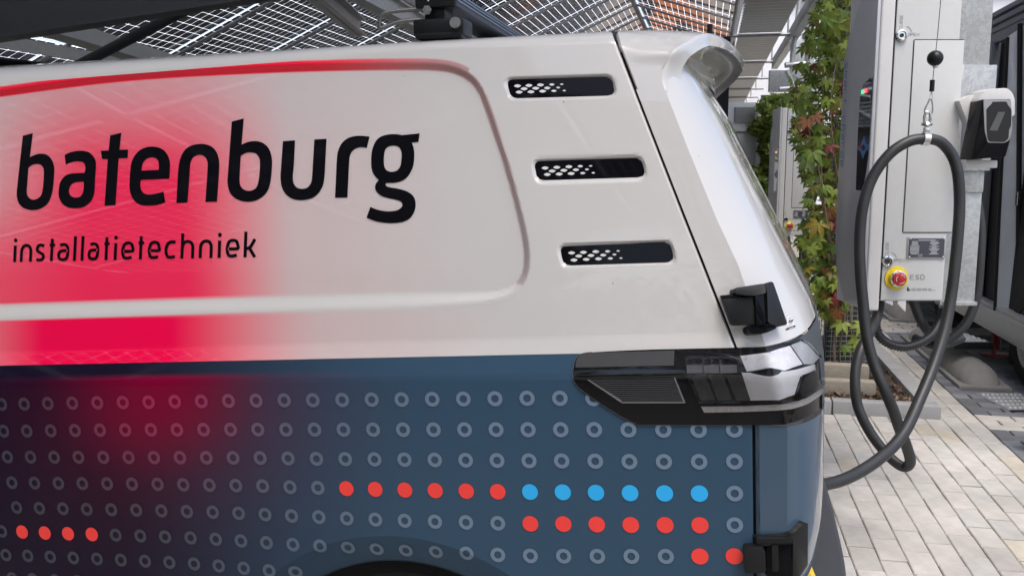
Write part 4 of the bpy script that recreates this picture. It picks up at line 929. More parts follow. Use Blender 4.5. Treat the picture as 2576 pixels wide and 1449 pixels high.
# access hatch outlined by seams
h_tl, h_bl, h_br = sdp(c4(1615, 355), 0), sdp(c5(1510, 860), 0), sdp(c5(1910, 855), 0)
hx0, hx1, hz0, hz1 = (h_tl[0] + h_bl[0]) / 2, h_br[0] + .012, h_bl[2], h_tl[2]
cb('access_hatch', ((hx0 + hx1) / 2, -.001, (hz0 + hz1) / 2), (hx1 - hx0, .006, hz1 - hz0), M_cab, bev=.0015)
for c, s_ in ((((hx0) - .002, -.0008, (hz0 + hz1) / 2), (.0035, .003, hz1 - hz0)), (((hx0 + hx1) / 2, -.0008, hz1 + .002), (hx1 - hx0, .003, .0035)), (((hx0 + hx1) / 2, -.0008, hz0 - .002), (hx1 - hx0, .003, .0035))): cb('hatch_seam', c, s_, M_seam)
M_chr = mat('chrome', (.6, .6, .6), rough=.15, metal=1., noise=.1)
for q, qo, qc, qa in ((c4(1495, 315), c4(1550, 318), c4(1505, 262), c4(1540, 235)), (c5(1372, 1113), c5(1424, 1120), c5(1382, 1067), c5(1408, 1040))):
    p = sdp(q, 0); lk = lathe('lock', [(.0, 0), (.0235, 0), (.0245, .004), (.0235, .011), (.017, .013), (.015, .008), (.0, .008)], M_chr, charger, 28, Matrix.Translation(p) @ Matrix.Rotation(R(90), 4, 'X'))
    lathe('lock_core', [(0, .008), (.008, .008), (.008, .012), (.004, .012), (.003, .009), (0, .009)], M_seam, lk, 12, Matrix.Translation(p) @ Matrix.Rotation(R(90), 4, 'X'))
    po = sdp(qo, FR); text('lettering', 'OPEN', po, (1, 0, 0), (0, 0, 1), .0115, .0018, M_txt, charger, .75, .4)
    pc = sdp(qc, FR); text('lettering', 'CLOSE', pc, (0, 0, 1), (-1, 0, 0), .0115, .0018, M_txt, charger, .75, .3)
    pa = sdp(qa, FR); arc = [pa + np.array([.023 * math.sin(t), 0, -.023 * (1 - math.cos(t))]) for t in np.linspace(.1, 1.5, 8)]
    tube('arrow', arc, .0008, M_txt, charger, 4)
# emergency button
p = sdp(c5(1452, 1262), 0); Mx = Matrix.Translation(p) @ Matrix.Rotation(R(90), 4, 'X')
esd = lathe('emergency_button', [(0, 0), (.048, 0), (.050, .003), (.049, .006), (.036, .008), (.034, .022), (.031, .022), (0, .020)], mat('safety_yellow', (.72, .56, .02), rough=.4, noise=.05), charger, 40, Mx)
lathe('button_collar', [(.0, .02), (.0345, .02), (.0345, .026), (.031, .028), (0, .026)], M_chr, esd, 40, Mx)
lathe('button_head', [(0, .024), (.027, .024), (.029, .034), (.027, .042), (.018, .046), (0, .047)], mat('button_red', (.42, .008, .014), rough=.3, coat=.6), esd, 36, Mx)
for a0 in (.3, 2.4, 4.5):
    tube('button_arrow', [p + np.array([.0185 * math.cos(t), -.0465, .0185 * math.sin(t)]) for t in np.linspace(a0, a0 + 1.3, 8)], .0015, mat('arrow_cream', (.7, .6, .5), rough=.5), esd, 5)
text('lettering', 'ESD', sdp(c5(1576, 1274), FR), (1, 0, 0), (0, 0, 1), .0185, .003, M_txt, charger, .78, .42)
# nameplate
p0, p1 = sdp(c5(1540, 1092), 0), sdp(c5(1885, 905), 0); pw, ph = p1[0] - p0[0], p1[2] - p0[2]
npl = cb('nameplate', (p0[0] + pw / 2, -.003, p0[2] + ph / 2), (pw, .005, ph), mat('plate_metal', (.45, .45, .47), rough=.35, metal=.7, noise=.1), bev=.001)
cb('plate_face', (p0[0] + pw / 2, -.0058, p0[2] + ph / 2), (pw * .93, .001, ph * .88), mat('plate_dark', (.055, .058, .075), rough=.4, noise=.1), npl)
M_pl = mat('plate_print', (.45, .45, .47), rough=.5)
for r_ in range(12):
    zz = p0[2] + ph * (.86 - r_ * .058)
    if r_ == 0: cb('print_line', (p0[0] + pw * .5, -.0068, zz), (pw * .44, .0006, .0032), M_pl, npl); continue
    cb('print_line', (p0[0] + pw * (.09 + .10 + .0 * r_), -.0068, zz), (pw * RNG.uniform(.12, .26), .0006, .0028), M_pl, npl)
    cb('print_line', (p0[0] + pw * .70, -.0068, zz), (pw * RNG.uniform(.10, .28), .0006, .0028), M_pl, npl)
text('lettering', 'CE', (p0[0] + pw * .30, -.0068, p0[2] + ph * .10), (1, 0, 0), (0, 0, 1), .0095, .0018, M_pl, npl, .7, .35)
for sx in (.06, .94):
    for sz in (.07, .93): lathe('screw', [(0, 0), (.0048, 0), (.0048, .003), (0, .0045)], M_chr, npl, 10, Matrix.Translation((p0[0] + pw * sx, -.006, p0[2] + ph * sz)) @ Matrix.Rotation(R(90), 4, 'X'))
# press symbol and two fine lines of print
q = sdp(c6(1555, 185), FR); cb('press_symbol', (q[0], -.0010, q[2]), (.006, .001, .012), M_seam); cb('press_symbol', (q[0] + .003, -.0011, q[2] - .006), (.010, .001, .009), M_seam, bev=0)
for k, y in enumerate((187, 199)):
    x = sdp(c6(1582, y), FR); n = 22 if k == 0 else 26
    for j in range(n):
        if j % 6 == 5: continue
        cb('print_mark', (x[0] + .0028 + j * .00395, -.0010, x[2]), (.0029, .0006, .0044), mat('print_faint', (.36, .36, .36), rough=.6), charger)
for x, w, hh in ((.068, .033, .02), (.120, .036, .046)):
    prism('cable_gland', [(0, 0), (w, 0), (w, -hh), (w * .45, -hh * .6), (0, -hh * .25)], .02, basis((x, .02, 0), (1, 0, 0), (0, 0, 1), (0, -1, 0)), M_cab2, charger)
# ---- galvanised post and brackets
def galv():
    if 'galvanised' in MATS: return MATS['galvanised']
    m = bpy.data.materials.new('galvanised'); m.use_nodes = True; nt = m.node_tree; b = nt.nodes['Principled BSDF']
    b.inputs['Metallic'].default_value = .55; tc = nd(nt, 'ShaderNodeTexCoord'); v = nd(nt, 'ShaderNodeTexVoronoi'); v.inputs['Scale'].default_value = 75; n = nd(nt, 'ShaderNodeTexNoise'); n.inputs['Scale'].default_value = 16; n.inputs['Detail'].default_value = 5
    nt.links.new(tc.outputs['Object'], n.inputs[0]); mx = nd(nt, 'ShaderNodeMix', data_type='RGBA'); mx.inputs[0].default_value = .12
    nt.links.new(tc.outputs['Object'], mx.inputs[6]); nt.links.new(n.outputs[1], mx.inputs[7]); nt.links.new(mx.outputs[2], v.inputs[0])
    r1 = nd(nt, 'ShaderNodeValToRGB'); r1.color_ramp.elements[0].color = (.36, .37, .37, 1); r1.color_ramp.elements[1].color = (.50, .515, .51, 1); r1.color_ramp.elements[0].position = .15; r1.color_ramp.elements[1].position = .85
    sx = nd(nt, 'ShaderNodeSeparateColor'); nt.links.new(v.outputs['Color'], sx.inputs[0]); ad = nd(nt, 'ShaderNodeMath', operation='MULTIPLY_ADD'); ad.inputs[1].default_value = .6; 
    sc = nd(nt, 'ShaderNodeMath', operation='MULTIPLY'); sc.inputs[1].default_value = .45; nt.links.new(n.outputs[0], sc.inputs[0]); nt.links.new(sx.outputs[0], ad.inputs[0]); nt.links.new(sc.outputs[0], ad.inputs[2]); nt.links.new(ad.outputs[0], r1.inputs[0])
    nt.links.new(r1.outputs[0], b.inputs['Base Color']); b.inputs['Roughness'].default_value = .48; MATS['galvanised'] = m; return m
M_galv = galv()
def pbox(name, q0, q1, Y, t, m, parent=None, bev=.001, O=np.zeros(3)):
    """axis box whose front face spans two survey pixels at depth Y"""
    a, b = at(*q0, Y), at(*q1, Y); c = (a + b) / 2 - O; c[1] += t / 2
    return box_obj(name, c, (abs(b[0] - a[0]), t, abs(b[2] - a[2])), m, parent, None, bev)
PO = at(2450, 768, 3.86); post = empty('support_post', PO); tag(post, 'mottled galvanised steel support post behind the nearest charging station', 'post')
pbox('post_web', (2427, -420), (2487, 175), 3.86, .07, M_galv, post, O=PO)
pbox('mount_plate', (2412, 164), (2490, 430), 3.84, .05, M_galv, post, .002, O=PO)
pbox('post_web', (2424, 420), (2473, 484), 3.86, .06, M_galv, post, O=PO)
pbox('lower_channel', (2384, 470), (2450, 768), 3.87, .05, M_galv, post, O=PO)
pbox('channel_foot', (2378, 760), (2458, 769), 3.85, .08, M_galv, post, O=PO)
pbox('spacer', (2411, 163), (2424, 204), 3.80, .03, M_cab2, post, .004, O=PO)
tube('post_column', [np.array((2.80, 4.55, 0)) - PO, np.array((2.80, 4.55, 3.3)) - PO], .05, M_galv, post, 16)
box_obj('post_arm', np.array((2.42, 4.22, 2.35)) - PO, (.92, .08, .10), M_galv, post, None, .004)
# ---- plug holster
HO = at(2500, 330, 3.62); hol = empty('plug_holster', HO); tag(hol, 'white and black plug holster mounted on the galvanised post', 'holster')
def r1(x, y): return ((3380 + x / 1.907) / 1.4868, (y / 1.907) / 1.4868)
def pprism(name, pts, Y, t, m, parent, bev=.002, O=HO):
    P = [at(*q, Y) for q in pts]; return prism(name, [(p[0] - O[0], p[2] - O[2]) for p in P], t, basis((0, Y - O[1], 0), (1, 0, 0), (0, 0, 1), (0, 1, 0)), m, parent, bev)
pprism('bracket', [r1(*q) for q in [(395, 720), (475, 680), (560, 675), (560, 1140), (440, 1145), (458, 880)]], 3.66, .05, M_cab2, hol)
pprism('bracket_foot', [r1(*q) for q in [(440, 1140), (670, 1145), (668, 1198), (442, 1206)]], 3.61, .12, M_cab2, hol)
pprism('cover', rpoly([r1(*q) for q in [(530, 860), (532, 715), (578, 645), (620, 634), (742, 630), (775, 660), (795, 710), (792, 830)]], 6, 3), 3.60, .10, M_cab2, hol, .003)
pprism('socket_body', rpoly([r1(*q) for q in [(565, 712), (768, 708), (780, 930), (730, 1120), (485, 1140), (540, 870)]], 5, 3), 3.565, .10, M_gloss, hol, .006)
pprism('socket_frame', rpoly([r1(*q) for q in [(568, 716), (766, 712), (776, 930), (757, 1000), (720, 1022), (600, 1020), (578, 935)]], 5, 3), 3.5630, .004, mat('frame_grey', (.26, .265, .275), rough=.25, noise=.05), hol, .001)
pprism('socket_opening', rpoly([r1(*q) for q in [(590, 780), (605, 765), (630, 740), (632, 728), (735, 726), (740, 745), (770, 785), (766, 900), (752, 925), (748, 990), (718, 1015), (612, 1012), (598, 990), (592, 920)]], 3, 2), 3.5622, .002, mat('hole_black', (.004, .004, .004), rough=.6, noise=.2), hol, 0)
pprism('socket_latch', [r1(*q) for q in [(675, 800), (725, 800), (668, 935), (612, 932)]], 3.5612, .0015, mat('latch_grey', (.08, .085, .085), rough=.4, noise=.1), hol, 0)
# ---- cables
M_cable = mat('cable_rubber', (.022, .023, .024), rough=.42, noise=.12, nscale=30, bump=.06, bscale=200)
def trace(P, n=7): return catmull([at(x, y, Y) for x, y, Y in P], n)
main = trace([(2213, 735, 3.80), (2212, 765, 3.78), (2204, 805, 3.72), (2184, 845, 3.64), (2165, 880, 3.60), (2153, 925, 3.57), (2151, 975, 3.54), (2157, 1018, 3.52), (2170, 1052, 3.50), (2192, 1092, 3.48), (2222, 1132, 3.45), (2252, 1162, 3.42), (2276, 1174, 3.40), (2290, 1160, 3.37), (2279, 1118, 3.33), (2262, 1076, 3.30), (2247, 1032, 3.29), (2223, 975, 3.30), (2199, 917, 3.33), (2180, 845, 3.36), (2171, 760, 3.39), (2164, 680, 3.41), (2163, 590, 3.43), (2172, 515, 3.44), (2196, 445, 3.45), (2238, 388, 3.45), (2285, 357, 3.45), (2328, 350, 3.45), (2366, 358, 3.45), (2394, 390, 3.45), (2409, 435, 3.44), (2414, 510, 3.43), (2409, 600, 3.41), (2401, 680, 3.39), (2391, 755, 3.37), (2375, 835, 3.33), (2346, 925, 3.27), (2314, 1003, 3.20), (2283, 1072, 3.12), (2250, 1119, 3.06), (2210, 1155, 3.0), (2167, 1184, 2.95), (2124, 1205, 2.9), (2081, 1217, 2.86), (2030, 1222, 2.8), (1960, 1215, 2.75)])
O_ = at(2330, 350, 3.45); cab = empty('charging_cable', O_); tag(cab, 'thick black charging cable looped from the clamp and running behind the van', 'cable')
tube('cable_sheath', [p - O_ for p in main], 13.6 / FPX * 3.42, M_cable, cab, 16)
hose_p = trace([(2214, 745, 3.84), (2204, 800, 3.83), (2208, 836, 3.82), (2228, 860, 3.82), (2268, 873, 3.82), (2311, 864, 3.84), (2346, 840, 3.87), (2364, 806, 3.92), (2372, 780, 3.95)], 60)
L = np.cumsum([0] + [np.linalg.norm(hose_p[i + 1] - hose_p[i]) for i in range(len(hose_p) - 1)]); nn = int(L[-1] / .0032)
hp = [np.array([np.interp(t, L, [p[k] for p in hose_p]) for k in range(3)]) for t in np.linspace(0, L[-1], nn)]
rad = [.0205 if (i // 2) % 2 else .0178 for i in range(nn)]
hose = tube('corrugated_hose', hp, rad, mat('hose_black', (.016, .016, .017), rough=.35, noise=.1), None, 14); tag(hose, 'black corrugated hose hanging in a low arc under the charging station', 'hose')
for nm, P, lab in (('charging_cable', [(2440, 430, 4.0), (2456, 500, 3.99), (2467, 570, 3.97), (2465, 655, 3.95), (2456, 745, 3.94), (2435, 805, 3.93), (2405, 840, 3.93), (2375, 862, 3.94), (2345, 868, 3.97), (2300, 850, 4.05)], 'black cable drooping beside the galvanised post, right of the looped one'),
                   ('charging_cable', [(2292, 735, 3.98), (2300, 765, 3.98), (2318, 810, 3.97), (2345, 845, 3.96), (2380, 862, 3.97), (2420, 850, 4.0)], 'short black cable end coming out under the charging station')):
    t_ = trace(P); c_ = tube(nm, t_, .0205, M_cable, None, 14); tag(c_, lab, 'cable')
# ---- balancer wire with stop ball, snap hook and clamp
WO = at(2332, 350, 3.45); teth = empty('cable_hanger', WO); tag(teth, 'thin steel wire with black stop ball and snap hook holding the cable loop', 'cable hanger')
def wp(x, y, Y=3.45): return at(*r1(x, y), Y) - WO
tube('wire', [at(2381, -260, 3.45) - WO, wp(265, 0), wp(243, 240), wp(226, 400), wp(205, 600)], .0016, mat('wire_steel', (.12, .12, .12), rough=.4, metal=.6, noise=.2), teth, 6)
bs = .0295; mb = Matrix.Translation(wp(224, 418)); lathe('stop_ball', [(bs * math.sin(t), -bs * math.cos(t)) for t in np.linspace(.05, math.pi - .05, 14)], M_sat, teth, 24, mb)
lathe('ball_clip', [(0, 0), (.010, 0), (.010, .026), (0, .026)], mat('clip_white', (.6, .6, .58), rough=.4, noise=.05), teth, 14, Matrix.Translation(wp(227, 486)))
lathe('crimp_sleeve', [(0, 0), (.009, 0), (.009, .043), (0, .043)], M_sat, teth, 14, Matrix.Translation(wp(200, 655)))
tube('wire', [wp(200, 655), wp(182, 705)], .0018, M_cab2, teth, 6); tube('wire', [wp(200, 655), wp(208, 710)], .0018, M_cab2, teth, 6)
tube('snap_hook', catmull([wp(190, 705), wp(172, 740), wp(150, 790), wp(160, 822), wp(192, 822), wp(206, 790), wp(204, 730)], 5, True) + [wp(190, 705)], .0034, M_chr, teth, 8)
tube('shackle', catmull([wp(150, 880), wp(148, 835), wp(165, 800), wp(186, 812), wp(190, 850), wp(182, 885)], 5), .0058, M_chr, teth, 10)
lathe('swivel', [(0, 0), (.018, 0), (.022, .006), (.016, .014), (0, .014)], M_chr, teth, 18, Matrix.Translation(wp(163, 900)))
lathe('swivel', [(0, 0), (.009, 0), (.009, .03), (0, .03)], M_chr, teth, 12, Matrix.Translation(wp(163, 945)))
cl = (main[int(27 * 7)] - WO)
rr_ = 14.6 / FPX * 3.45
lathe('clamp', [(rr_, -.012), (rr_ + .003, -.012), (rr_ + .003, .012), (rr_, .012)], M_chr, teth, 28, Matrix.Translation(cl) @ Matrix.Rotation(R(96), 4, 'Y'))
box_obj('clamp_lug', cl + np.array([.002, -.0, rr_ + .010]), (.022, .018, .022), M_chr, teth, None, .003)
# second station further back
def copy_tree(o, parent=None):
    c = o.copy(); scene.collection.objects.link(c); c.parent = parent
    for ch in o.children: copy_tree(ch, c)
    return c
def copy_children(o):
    c = o.copy(); scene.collection.objects.link(c)
    for ch in o.children: copy_tree(ch, c)
    return c
tgt = at(1985, 569, 9.4); ref = sdp(c5(1452, 1262), 0) + np.array([XL, CY0, ZB])
ch2 = copy_children(charger); ch2.location = tuple(np.array([XL, CY0, ZB]) + tgt - ref); ch2['label'] = 'white charging station further back, half hidden between hedge and vine'
for c_ in ch2.children:
    if c_.name.startswith('front_panel'):
        c_.material_slots[0].link = 'OBJECT'; c_.material_slots[0].material = M_cab2
p2 = np.array(ch2.location)
stand = tube('station_stand', [p2 + [.15, .2, 0], (p2[0] + .15, p2[1] + .2, 0)], .04, M_galv, None, 12); tag(stand, 'grey steel pole under the charging station further back', 'pole')
c_ = tube('charging_cable', trace([(2018, 598, 9.4), (2015, 650, 9.35), (2030, 668, 9.3), (2045, 650, 9.3), (2050, 610, 9.4)]), .021, M_cable, None, 10); tag(c_, 'black cable loop under the charging station further back', 'cable')
# ================================================================== SOLAR CANOPY
ZR, UR, AL, AR = 6.0, -2.10, R(24.5), R(18)
M_cell = mat('solar_cell', (.035, .036, .041), rough=.10, coat=1., noise=.2, nscale=3)
M_rail = mat('aluminium_rail', (.33, .335, .34), rough=.45, metal=.5, noise=.12, nscale=12)
M_dst = mat('dark_steel', (.018, .019, .021), rough=.5, noise=.2, nscale=8)
def sky_sheet():
    m = bpy.data.materials.new('translucent_backsheet'); m.use_nodes = True; nt = m.node_tree; nt.nodes.clear()
    out = nd(nt, 'ShaderNodeOutputMaterial'); t = nd(nt, 'ShaderNodeBsdfTranslucent'); t.inputs[0].default_value = (.92, .94, .95, 1); g = nd(nt, 'ShaderNodeBsdfGlossy'); g.inputs['Roughness'].default_value = .03
    mx = nd(nt, 'ShaderNodeMixShader'); mx.inputs[0].default_value = .06; nt.links.new(t.outputs[0], mx.inputs[1]); nt.links.new(g.outputs[0], mx.inputs[2]); nt.links.new(mx.outputs[0], out.inputs[0]); return m
M_skysheet = sky_sheet()  # white translucent sheet added so cell gaps look bright like sky through glass
canopy = empty('solar_canopy', UV(UR, 9)); tag(canopy, 'pitched canopy of glass solar panels on steel beams over the van', 'canopy')
CO = np.array(UV(UR, 9))
PITCHC, CELL, NU, NV = .169, .1575, 20, 12
MODL, MODW = NU * PITCHC + .03, NV * PITCHC + .03
def module(NU):
  V = []; Fc = []; MODL = NU * PITCHC + .03
  for i in range(NU):
    for j in range(NV):
        x0, y0 = i * PITCHC + .015 + (PITCHC - CELL) / 2, j * PITCHC + .015 + (PITCHC - CELL) / 2; b = len(V); c = .010
        ring = [(x0 + c, y0), (x0 + CELL - c, y0), (x0 + CELL, y0 + c), (x0 + CELL, y0 + CELL - c), (x0 + CELL - c, y0 + CELL), (x0 + c, y0 + CELL), (x0, y0 + CELL - c), (x0, y0 + c)]
        V += [(x, y, -.001) for x, y in ring] + [(x, y, .001) for x, y in ring]
        Fc += [tuple(b + k for k in range(8))[::-1], tuple(b + 8 + k for k in range(8))]
  cell_me = bpy.data.meshes.new('solar_cells'); cell_me.from_pydata(V, [], Fc); cell_me.materials.append(M_cell)
  gl_me = bpy.data.meshes.new('solar_panel'); gl_me.from_pydata([(0, 0, .006), (MODL, 0, .006), (MODL, MODW, .006), (0, MODW, .006)], [], [(0, 1, 2, 3)]); gl_me.materials.append(M_skysheet)
  return cell_me, gl_me, MODL
MODS = {-1: module(20), 1: module(16)}
V0 = -12.6; STEP = 2.09
rail_me = {}
def rail_mesh(L_):
    if L_ not in rail_me:
        Vr, Fr = tube_data([(0, 0, 0), (L_, 0, 0)], .030, 8); me = bpy.data.meshes.new('rail'); me.from_pydata([tuple(v) for v in Vr], [], Fr); me.materials.append(M_rail); me.polygons.foreach_set('use_smooth', [True] * len(me.polygons)); rail_me[L_] = me
    return rail_me[L_]
for side_, ang, nmod in ((-1, AL, 3), (1, AR, 1)):
    cell_me, gl_me, MODL = MODS[side_]
    ex = DC * side_ * math.cos(ang) - DZ * math.sin(ang); ey = DL; ez = np.cross(ex, ey); 
    if ez[2] < 0: ez = -ez
    for r_ in range(30):
        v = V0 + r_ * STEP
        if side_ == 1 and 3 < r_ < 6: continue                                   # unseen right slope left open here to let sky light onto the van
        nm_ = nmod if side_ == -1 or v > -2.5 else 3
        for k in range(nm_):
            o = np.array(UV(UR, v, ZR)) + ex * (.05 + k * (MODL + .028)) - CO
            M = basis(o, ex, ey, ez) 
            pnl = bpy.data.objects.new('solar_panel', gl_me); link(pnl, canopy); pnl.matrix_local = M
            cl_ = bpy.data.objects.new('solar_cells', cell_me); link(cl_, pnl); cl_['kind'] = 'stuff'
        o = np.array(UV(UR, v - .015, ZR)) - ez * .08 - CO
        rl = bpy.data.objects.new('rail', rail_mesh(nm_ * (MODL + .03) + .1)); link(rl, canopy); rl.matrix_local = basis(o, ex, ey, ez)
for du, dz, sec in ((0, -.12, (.09, .09)), (-3.1, -1.60, (.09, .14)), (-6.2, -3.0, (.10, .14)), (2.66, -.98, (.09, .12))):
    box_obj('purlin', (du, 9.5, ZR + dz), (sec[0], 62, sec[1]), M_rail, canopy, Matrix.Rotation(-YAW, 4, 'Z'))
def beam(name, q0, Y0, q1, Y1, h, w, m, parent, O, flange=0.):
    a, b = at(*q0, Y0) - O, at(*q1, Y1) - O; ex = (b - a) / np.linalg.norm(b - a); ez = np.array([0, 0, 1.]) - ex * ex[2]; ez /= np.linalg.norm(ez); ey = np.cross(ez, ex)
    M = basis(a, ex, ey, ez); L_ = np.linalg.norm(b - a); bm = bmesh.new()
    if flange:
        add_box(bm, (L_ / 2, 0, h / 2), (L_, .02, h), M); add_box(bm, (L_ / 2, 0, .008), (L_, w, .016), M); add_box(bm, (L_ / 2, 0, h), (L_, w, .016), M)
    else: add_box(bm, (L_ / 2, 0, h / 2), (L_, w, h), M, .004)
    return bm_obj(name, bm, m, parent)
def part_beam(*a, **k): return beam(*a, canopy, CO, **k)
beam('main_beam', (-320, 150), 4.0, (720, -8), 4.5, .30, .16, M_dst, canopy, CO, flange=1)
beam('main_beam', (742, -40), 6.2, (905, 92), 9.5, .16, .14, M_galv, canopy, CO, flange=1)
beam('main_beam', (835, -30), 6.4, (1075, 92), 10.5, .17, .14, M_galv, canopy, CO, flange=1)
beam('gutter_beam', (60, 70), 5.2, (520, 205), 7.4, .10, .16, mat('grey_paint_steel', (.30, .29, .27), rough=.5, noise=.1), canopy, CO)
tb = [at(150, 190, 5.2) - CO, at(545, -14, 5.0) - CO]; tube('brace', tb, .030, M_dst, canopy, 14)
tb = [at(-80, 184, 5.4) - CO, at(285, 190, 5.3) - CO]; tube('brace', tb, .024, M_dst, canopy, 12)
tb = [at(200, 205, 5.8) - CO, at(620, 175, 6.4) - CO]; tube('brace', tb, .022, M_dst, canopy, 12)
for px in (1622, 1786):
    Y_ = 9.2; b = at(px, 60, Y_); pl_ = tube('screen_post', [np.array([b[0], Y_, 0]), np.array([b[0], Y_, at(px, 88 if px < 1700 else 62, Y_)[2]])], .028, M_dst, None, 10)
    tag(pl_, 'short black post with red tip left of the dark screen' if px < 1700 else 'taller black post standing at the dark screen', 'post', 'black posts behind the van')
# canopy columns (behind the camera and far left), so the roof stands on something
for u, v in ((-9.6, -10), (-9.6, 8.4), (-9.6, 26), (.52, -10), (.52, 44)):
    zt = ZR - (UR - u) * math.tan(AL) if u < UR else ZR - (u - UR) * math.tan(AR)
    box_obj('column', np.array(UV(u, v, zt / 2 - .06)) - CO, (.12, .12, zt - .12), M_galv, canopy, None, .004)
# ---- dark screen behind the van roof
scr_ = empty('dark_screen', at(1760, 300, 9.6) * [1, 1, 0]); so = np.array(scr_.location); tag(scr_, 'dark navy fabric screen rising behind the spoiler of the van', 'screen')
P = [at(1560, 122, 9.9), at(1838, 92, 9.3)]; bt = [np.array([p[0], p[1], .1]) for p in P]
V = [P[0] - so, P[1] - so, bt[1] - so, bt[0] - so]; V += [v + np.array([.0, .06, 0]) for v in V]
mesh_obj('fabric', V, [(0, 1, 2, 3), (7, 6, 5, 4), (0, 4, 5, 1), (1, 5, 6, 2), (3, 7, 4, 0)], mat('navy_fabric', (.018, .021, .030), rough=.8, noise=.2, nscale=10), scr_)
# ---- corrugated deck strip under the upper walkway
deck = empty('metal_deck', UV(.3, 7, 0)); tag(deck, 'grey corrugated metal deck strip hung on bars beside the solar canopy', 'metal deck'); DO = np.array(deck.location)
ZD = 3.28
ua = float(ground(1874, 0, ZD) @ DC); ub = float(ground(2010, 0, ZD) @ DC); va, vb = 5.4, 15.8
M_deck = mat('deck_steel', (.60, .60, .59), rough=.55, metal=.15, noise=.08, nscale=6)
segs = [(5.4, 9.0), (9.05, 12.5), (12.55, 15.6), (15.65, 18.4), (18.45, 27)]
for (a, b) in segs:
    V = []; Fc = []; n = int((b - a) / .05)
    for i in range(n + 1):
        vv = a + (b - a) * i / n; z = ZD + (.022 if (i // 2) % 2 else 0); e = .03 if (i // 2) % 2 else 0
        for uu in (ua + e, ua + .06, ub - .03, ub): V.append(UV(uu, vv, z if ua + .04 < uu < ub - .01 else z) - DO)
    for i in range(n):
        for j in range(3): Fc.append((i * 4 + j, i * 4 + j + 1, (i + 1) * 4 + j + 1, (i + 1) * 4 + j))
    mesh_obj('deck_sheet', V, Fc, M_deck, deck)
for vv in (5.3, 9.02, 12.52, 15.62, 18.42, 20.8, 23.2, 26):
    tube('hanger_bar', [UV(ua - .12, vv, ZD - .03) - DO, UV(ub + .25, vv, ZD - .03) - DO], .022, M_rail, deck, 8)
    for uu in (ua - .10, ub + .08): tube('hanger_rod', [UV(uu, vv, ZD - .06) - DO, UV(uu, vv, ZD + .25) - DO], .012, M_rail, deck, 6)
tube('edge_rail', [UV(ua - .07, 5.2, ZD + .02) - DO, UV(ua - .07, 27, ZD + .02) - DO], .025, M_rail, deck, 8)
box_obj('edge_beam', np.array(UV((ub + .16), 10.6, ZD - .02)) - DO, (.10, 11, .16), M_galv, deck, Matrix.Translation(np.array(UV(ub + .16, 10.6, ZD - .02)) - DO) @ Matrix.Rotation(-YAW, 4, 'Z') @ Matrix.Translation(-(Vector(UV(ub + .16, 10.6, ZD - .02)) - Vector(DO))), .004)
# galvanised wall panels and struts behind the vine
gw = empty('galvanised_frame', UV(2.2, 12.2)); go = np.array(gw.location); tag(gw, 'galvanised steel frame with sheet panels rising behind the vine', 'steel frame')
for px0, px1, py0, py1, Y in ((1935, 2075, 178, 232, 12.2), (1915, 1990, 240, 330, 12.4), (2030, 2052, 60, 420, 11.8), (1990, 2040, 100, 178, 12.6)):
    a, b = at(px0, py0, Y), at(px1, py1, Y); box_obj('sheet_panel', (a + b) / 2 - go, (abs(b[0] - a[0]), .05, abs(b[2] - a[2])), M_galv, gw, None, .004)
for q0, q1, r_ in (((1975, 165), (2060, 158), .035), ((1978, 178), (2010, 245), .03), ((2036, -40), (2036, 640), .06), ((1960, 225), (2050, 218), .03), ((2012, 0), (1990, 170), .03)):
    tube('strut', [at(*q0, 11.7) - go, at(*q1, 11.7) - go], r_, M_galv, gw, 10)
# ---- white cabinet with air grille
cab_ = empty('white_cabinet', at(1840, 700, 11) * [1, 1, 0]); co = np.array(cab_.location); tag(cab_, 'tall white equipment cabinet with grey air grille behind the spoiler', 'cabinet')
a, b = at(1800, 258, 11), at(1908, 258, 11); hgt = a[2]
box_obj('cabinet_body', np.array([(a[0] + b[0]) / 2, 11.5, hgt / 2]) - co, (b[0] - a[0], 1.0, hgt), mat('cabinet_white', (.8, .8, .81), rough=.45, noise=.03), cab_, None, .02)
box_obj('side_panel', np.array([b[0] + .09, 11.55, hgt / 2]) - co, (.16, .9, hgt - .03), mat('cabinet_white2', (.8, .8, .81), rough=.45, noise=.03), cab_, None, .02)
ga, gb_ = at(1848, 270, 10.99), at(1898, 308, 10.99)
gr = box_obj('air_grille', (ga + gb_) / 2 - co, (gb_[0] - ga[0], .015, ga[2] - gb_[2]), mat('grille_grey', (.33, .34, .34), rough=.5, noise=.05), cab_, None, .002)
for k in range(14): box_obj('grille_slat', np.array([(ga[0] + gb_[0]) / 2, 10.975, gb_[2] + (ga[2] - gb_[2]) * (k + .5) / 14]) - co, (gb_[0] - ga[0] - .02, .008, .006), M_cab2, gr)
for z in (hgt - .36, .95): box_obj('door_line', np.array([(a[0] + b[0]) / 2, 10.995, z]) - co, (b[0] - a[0] - .01, .012, .012), M_seam, cab_)
q = at(1915, 575, 11) - co; box_obj('small_sign', q + [0, -.02, 0], (.09, .01, .16), mat('sign_grey', (.2, .25, .24), rough=.5, noise=.1), cab_)
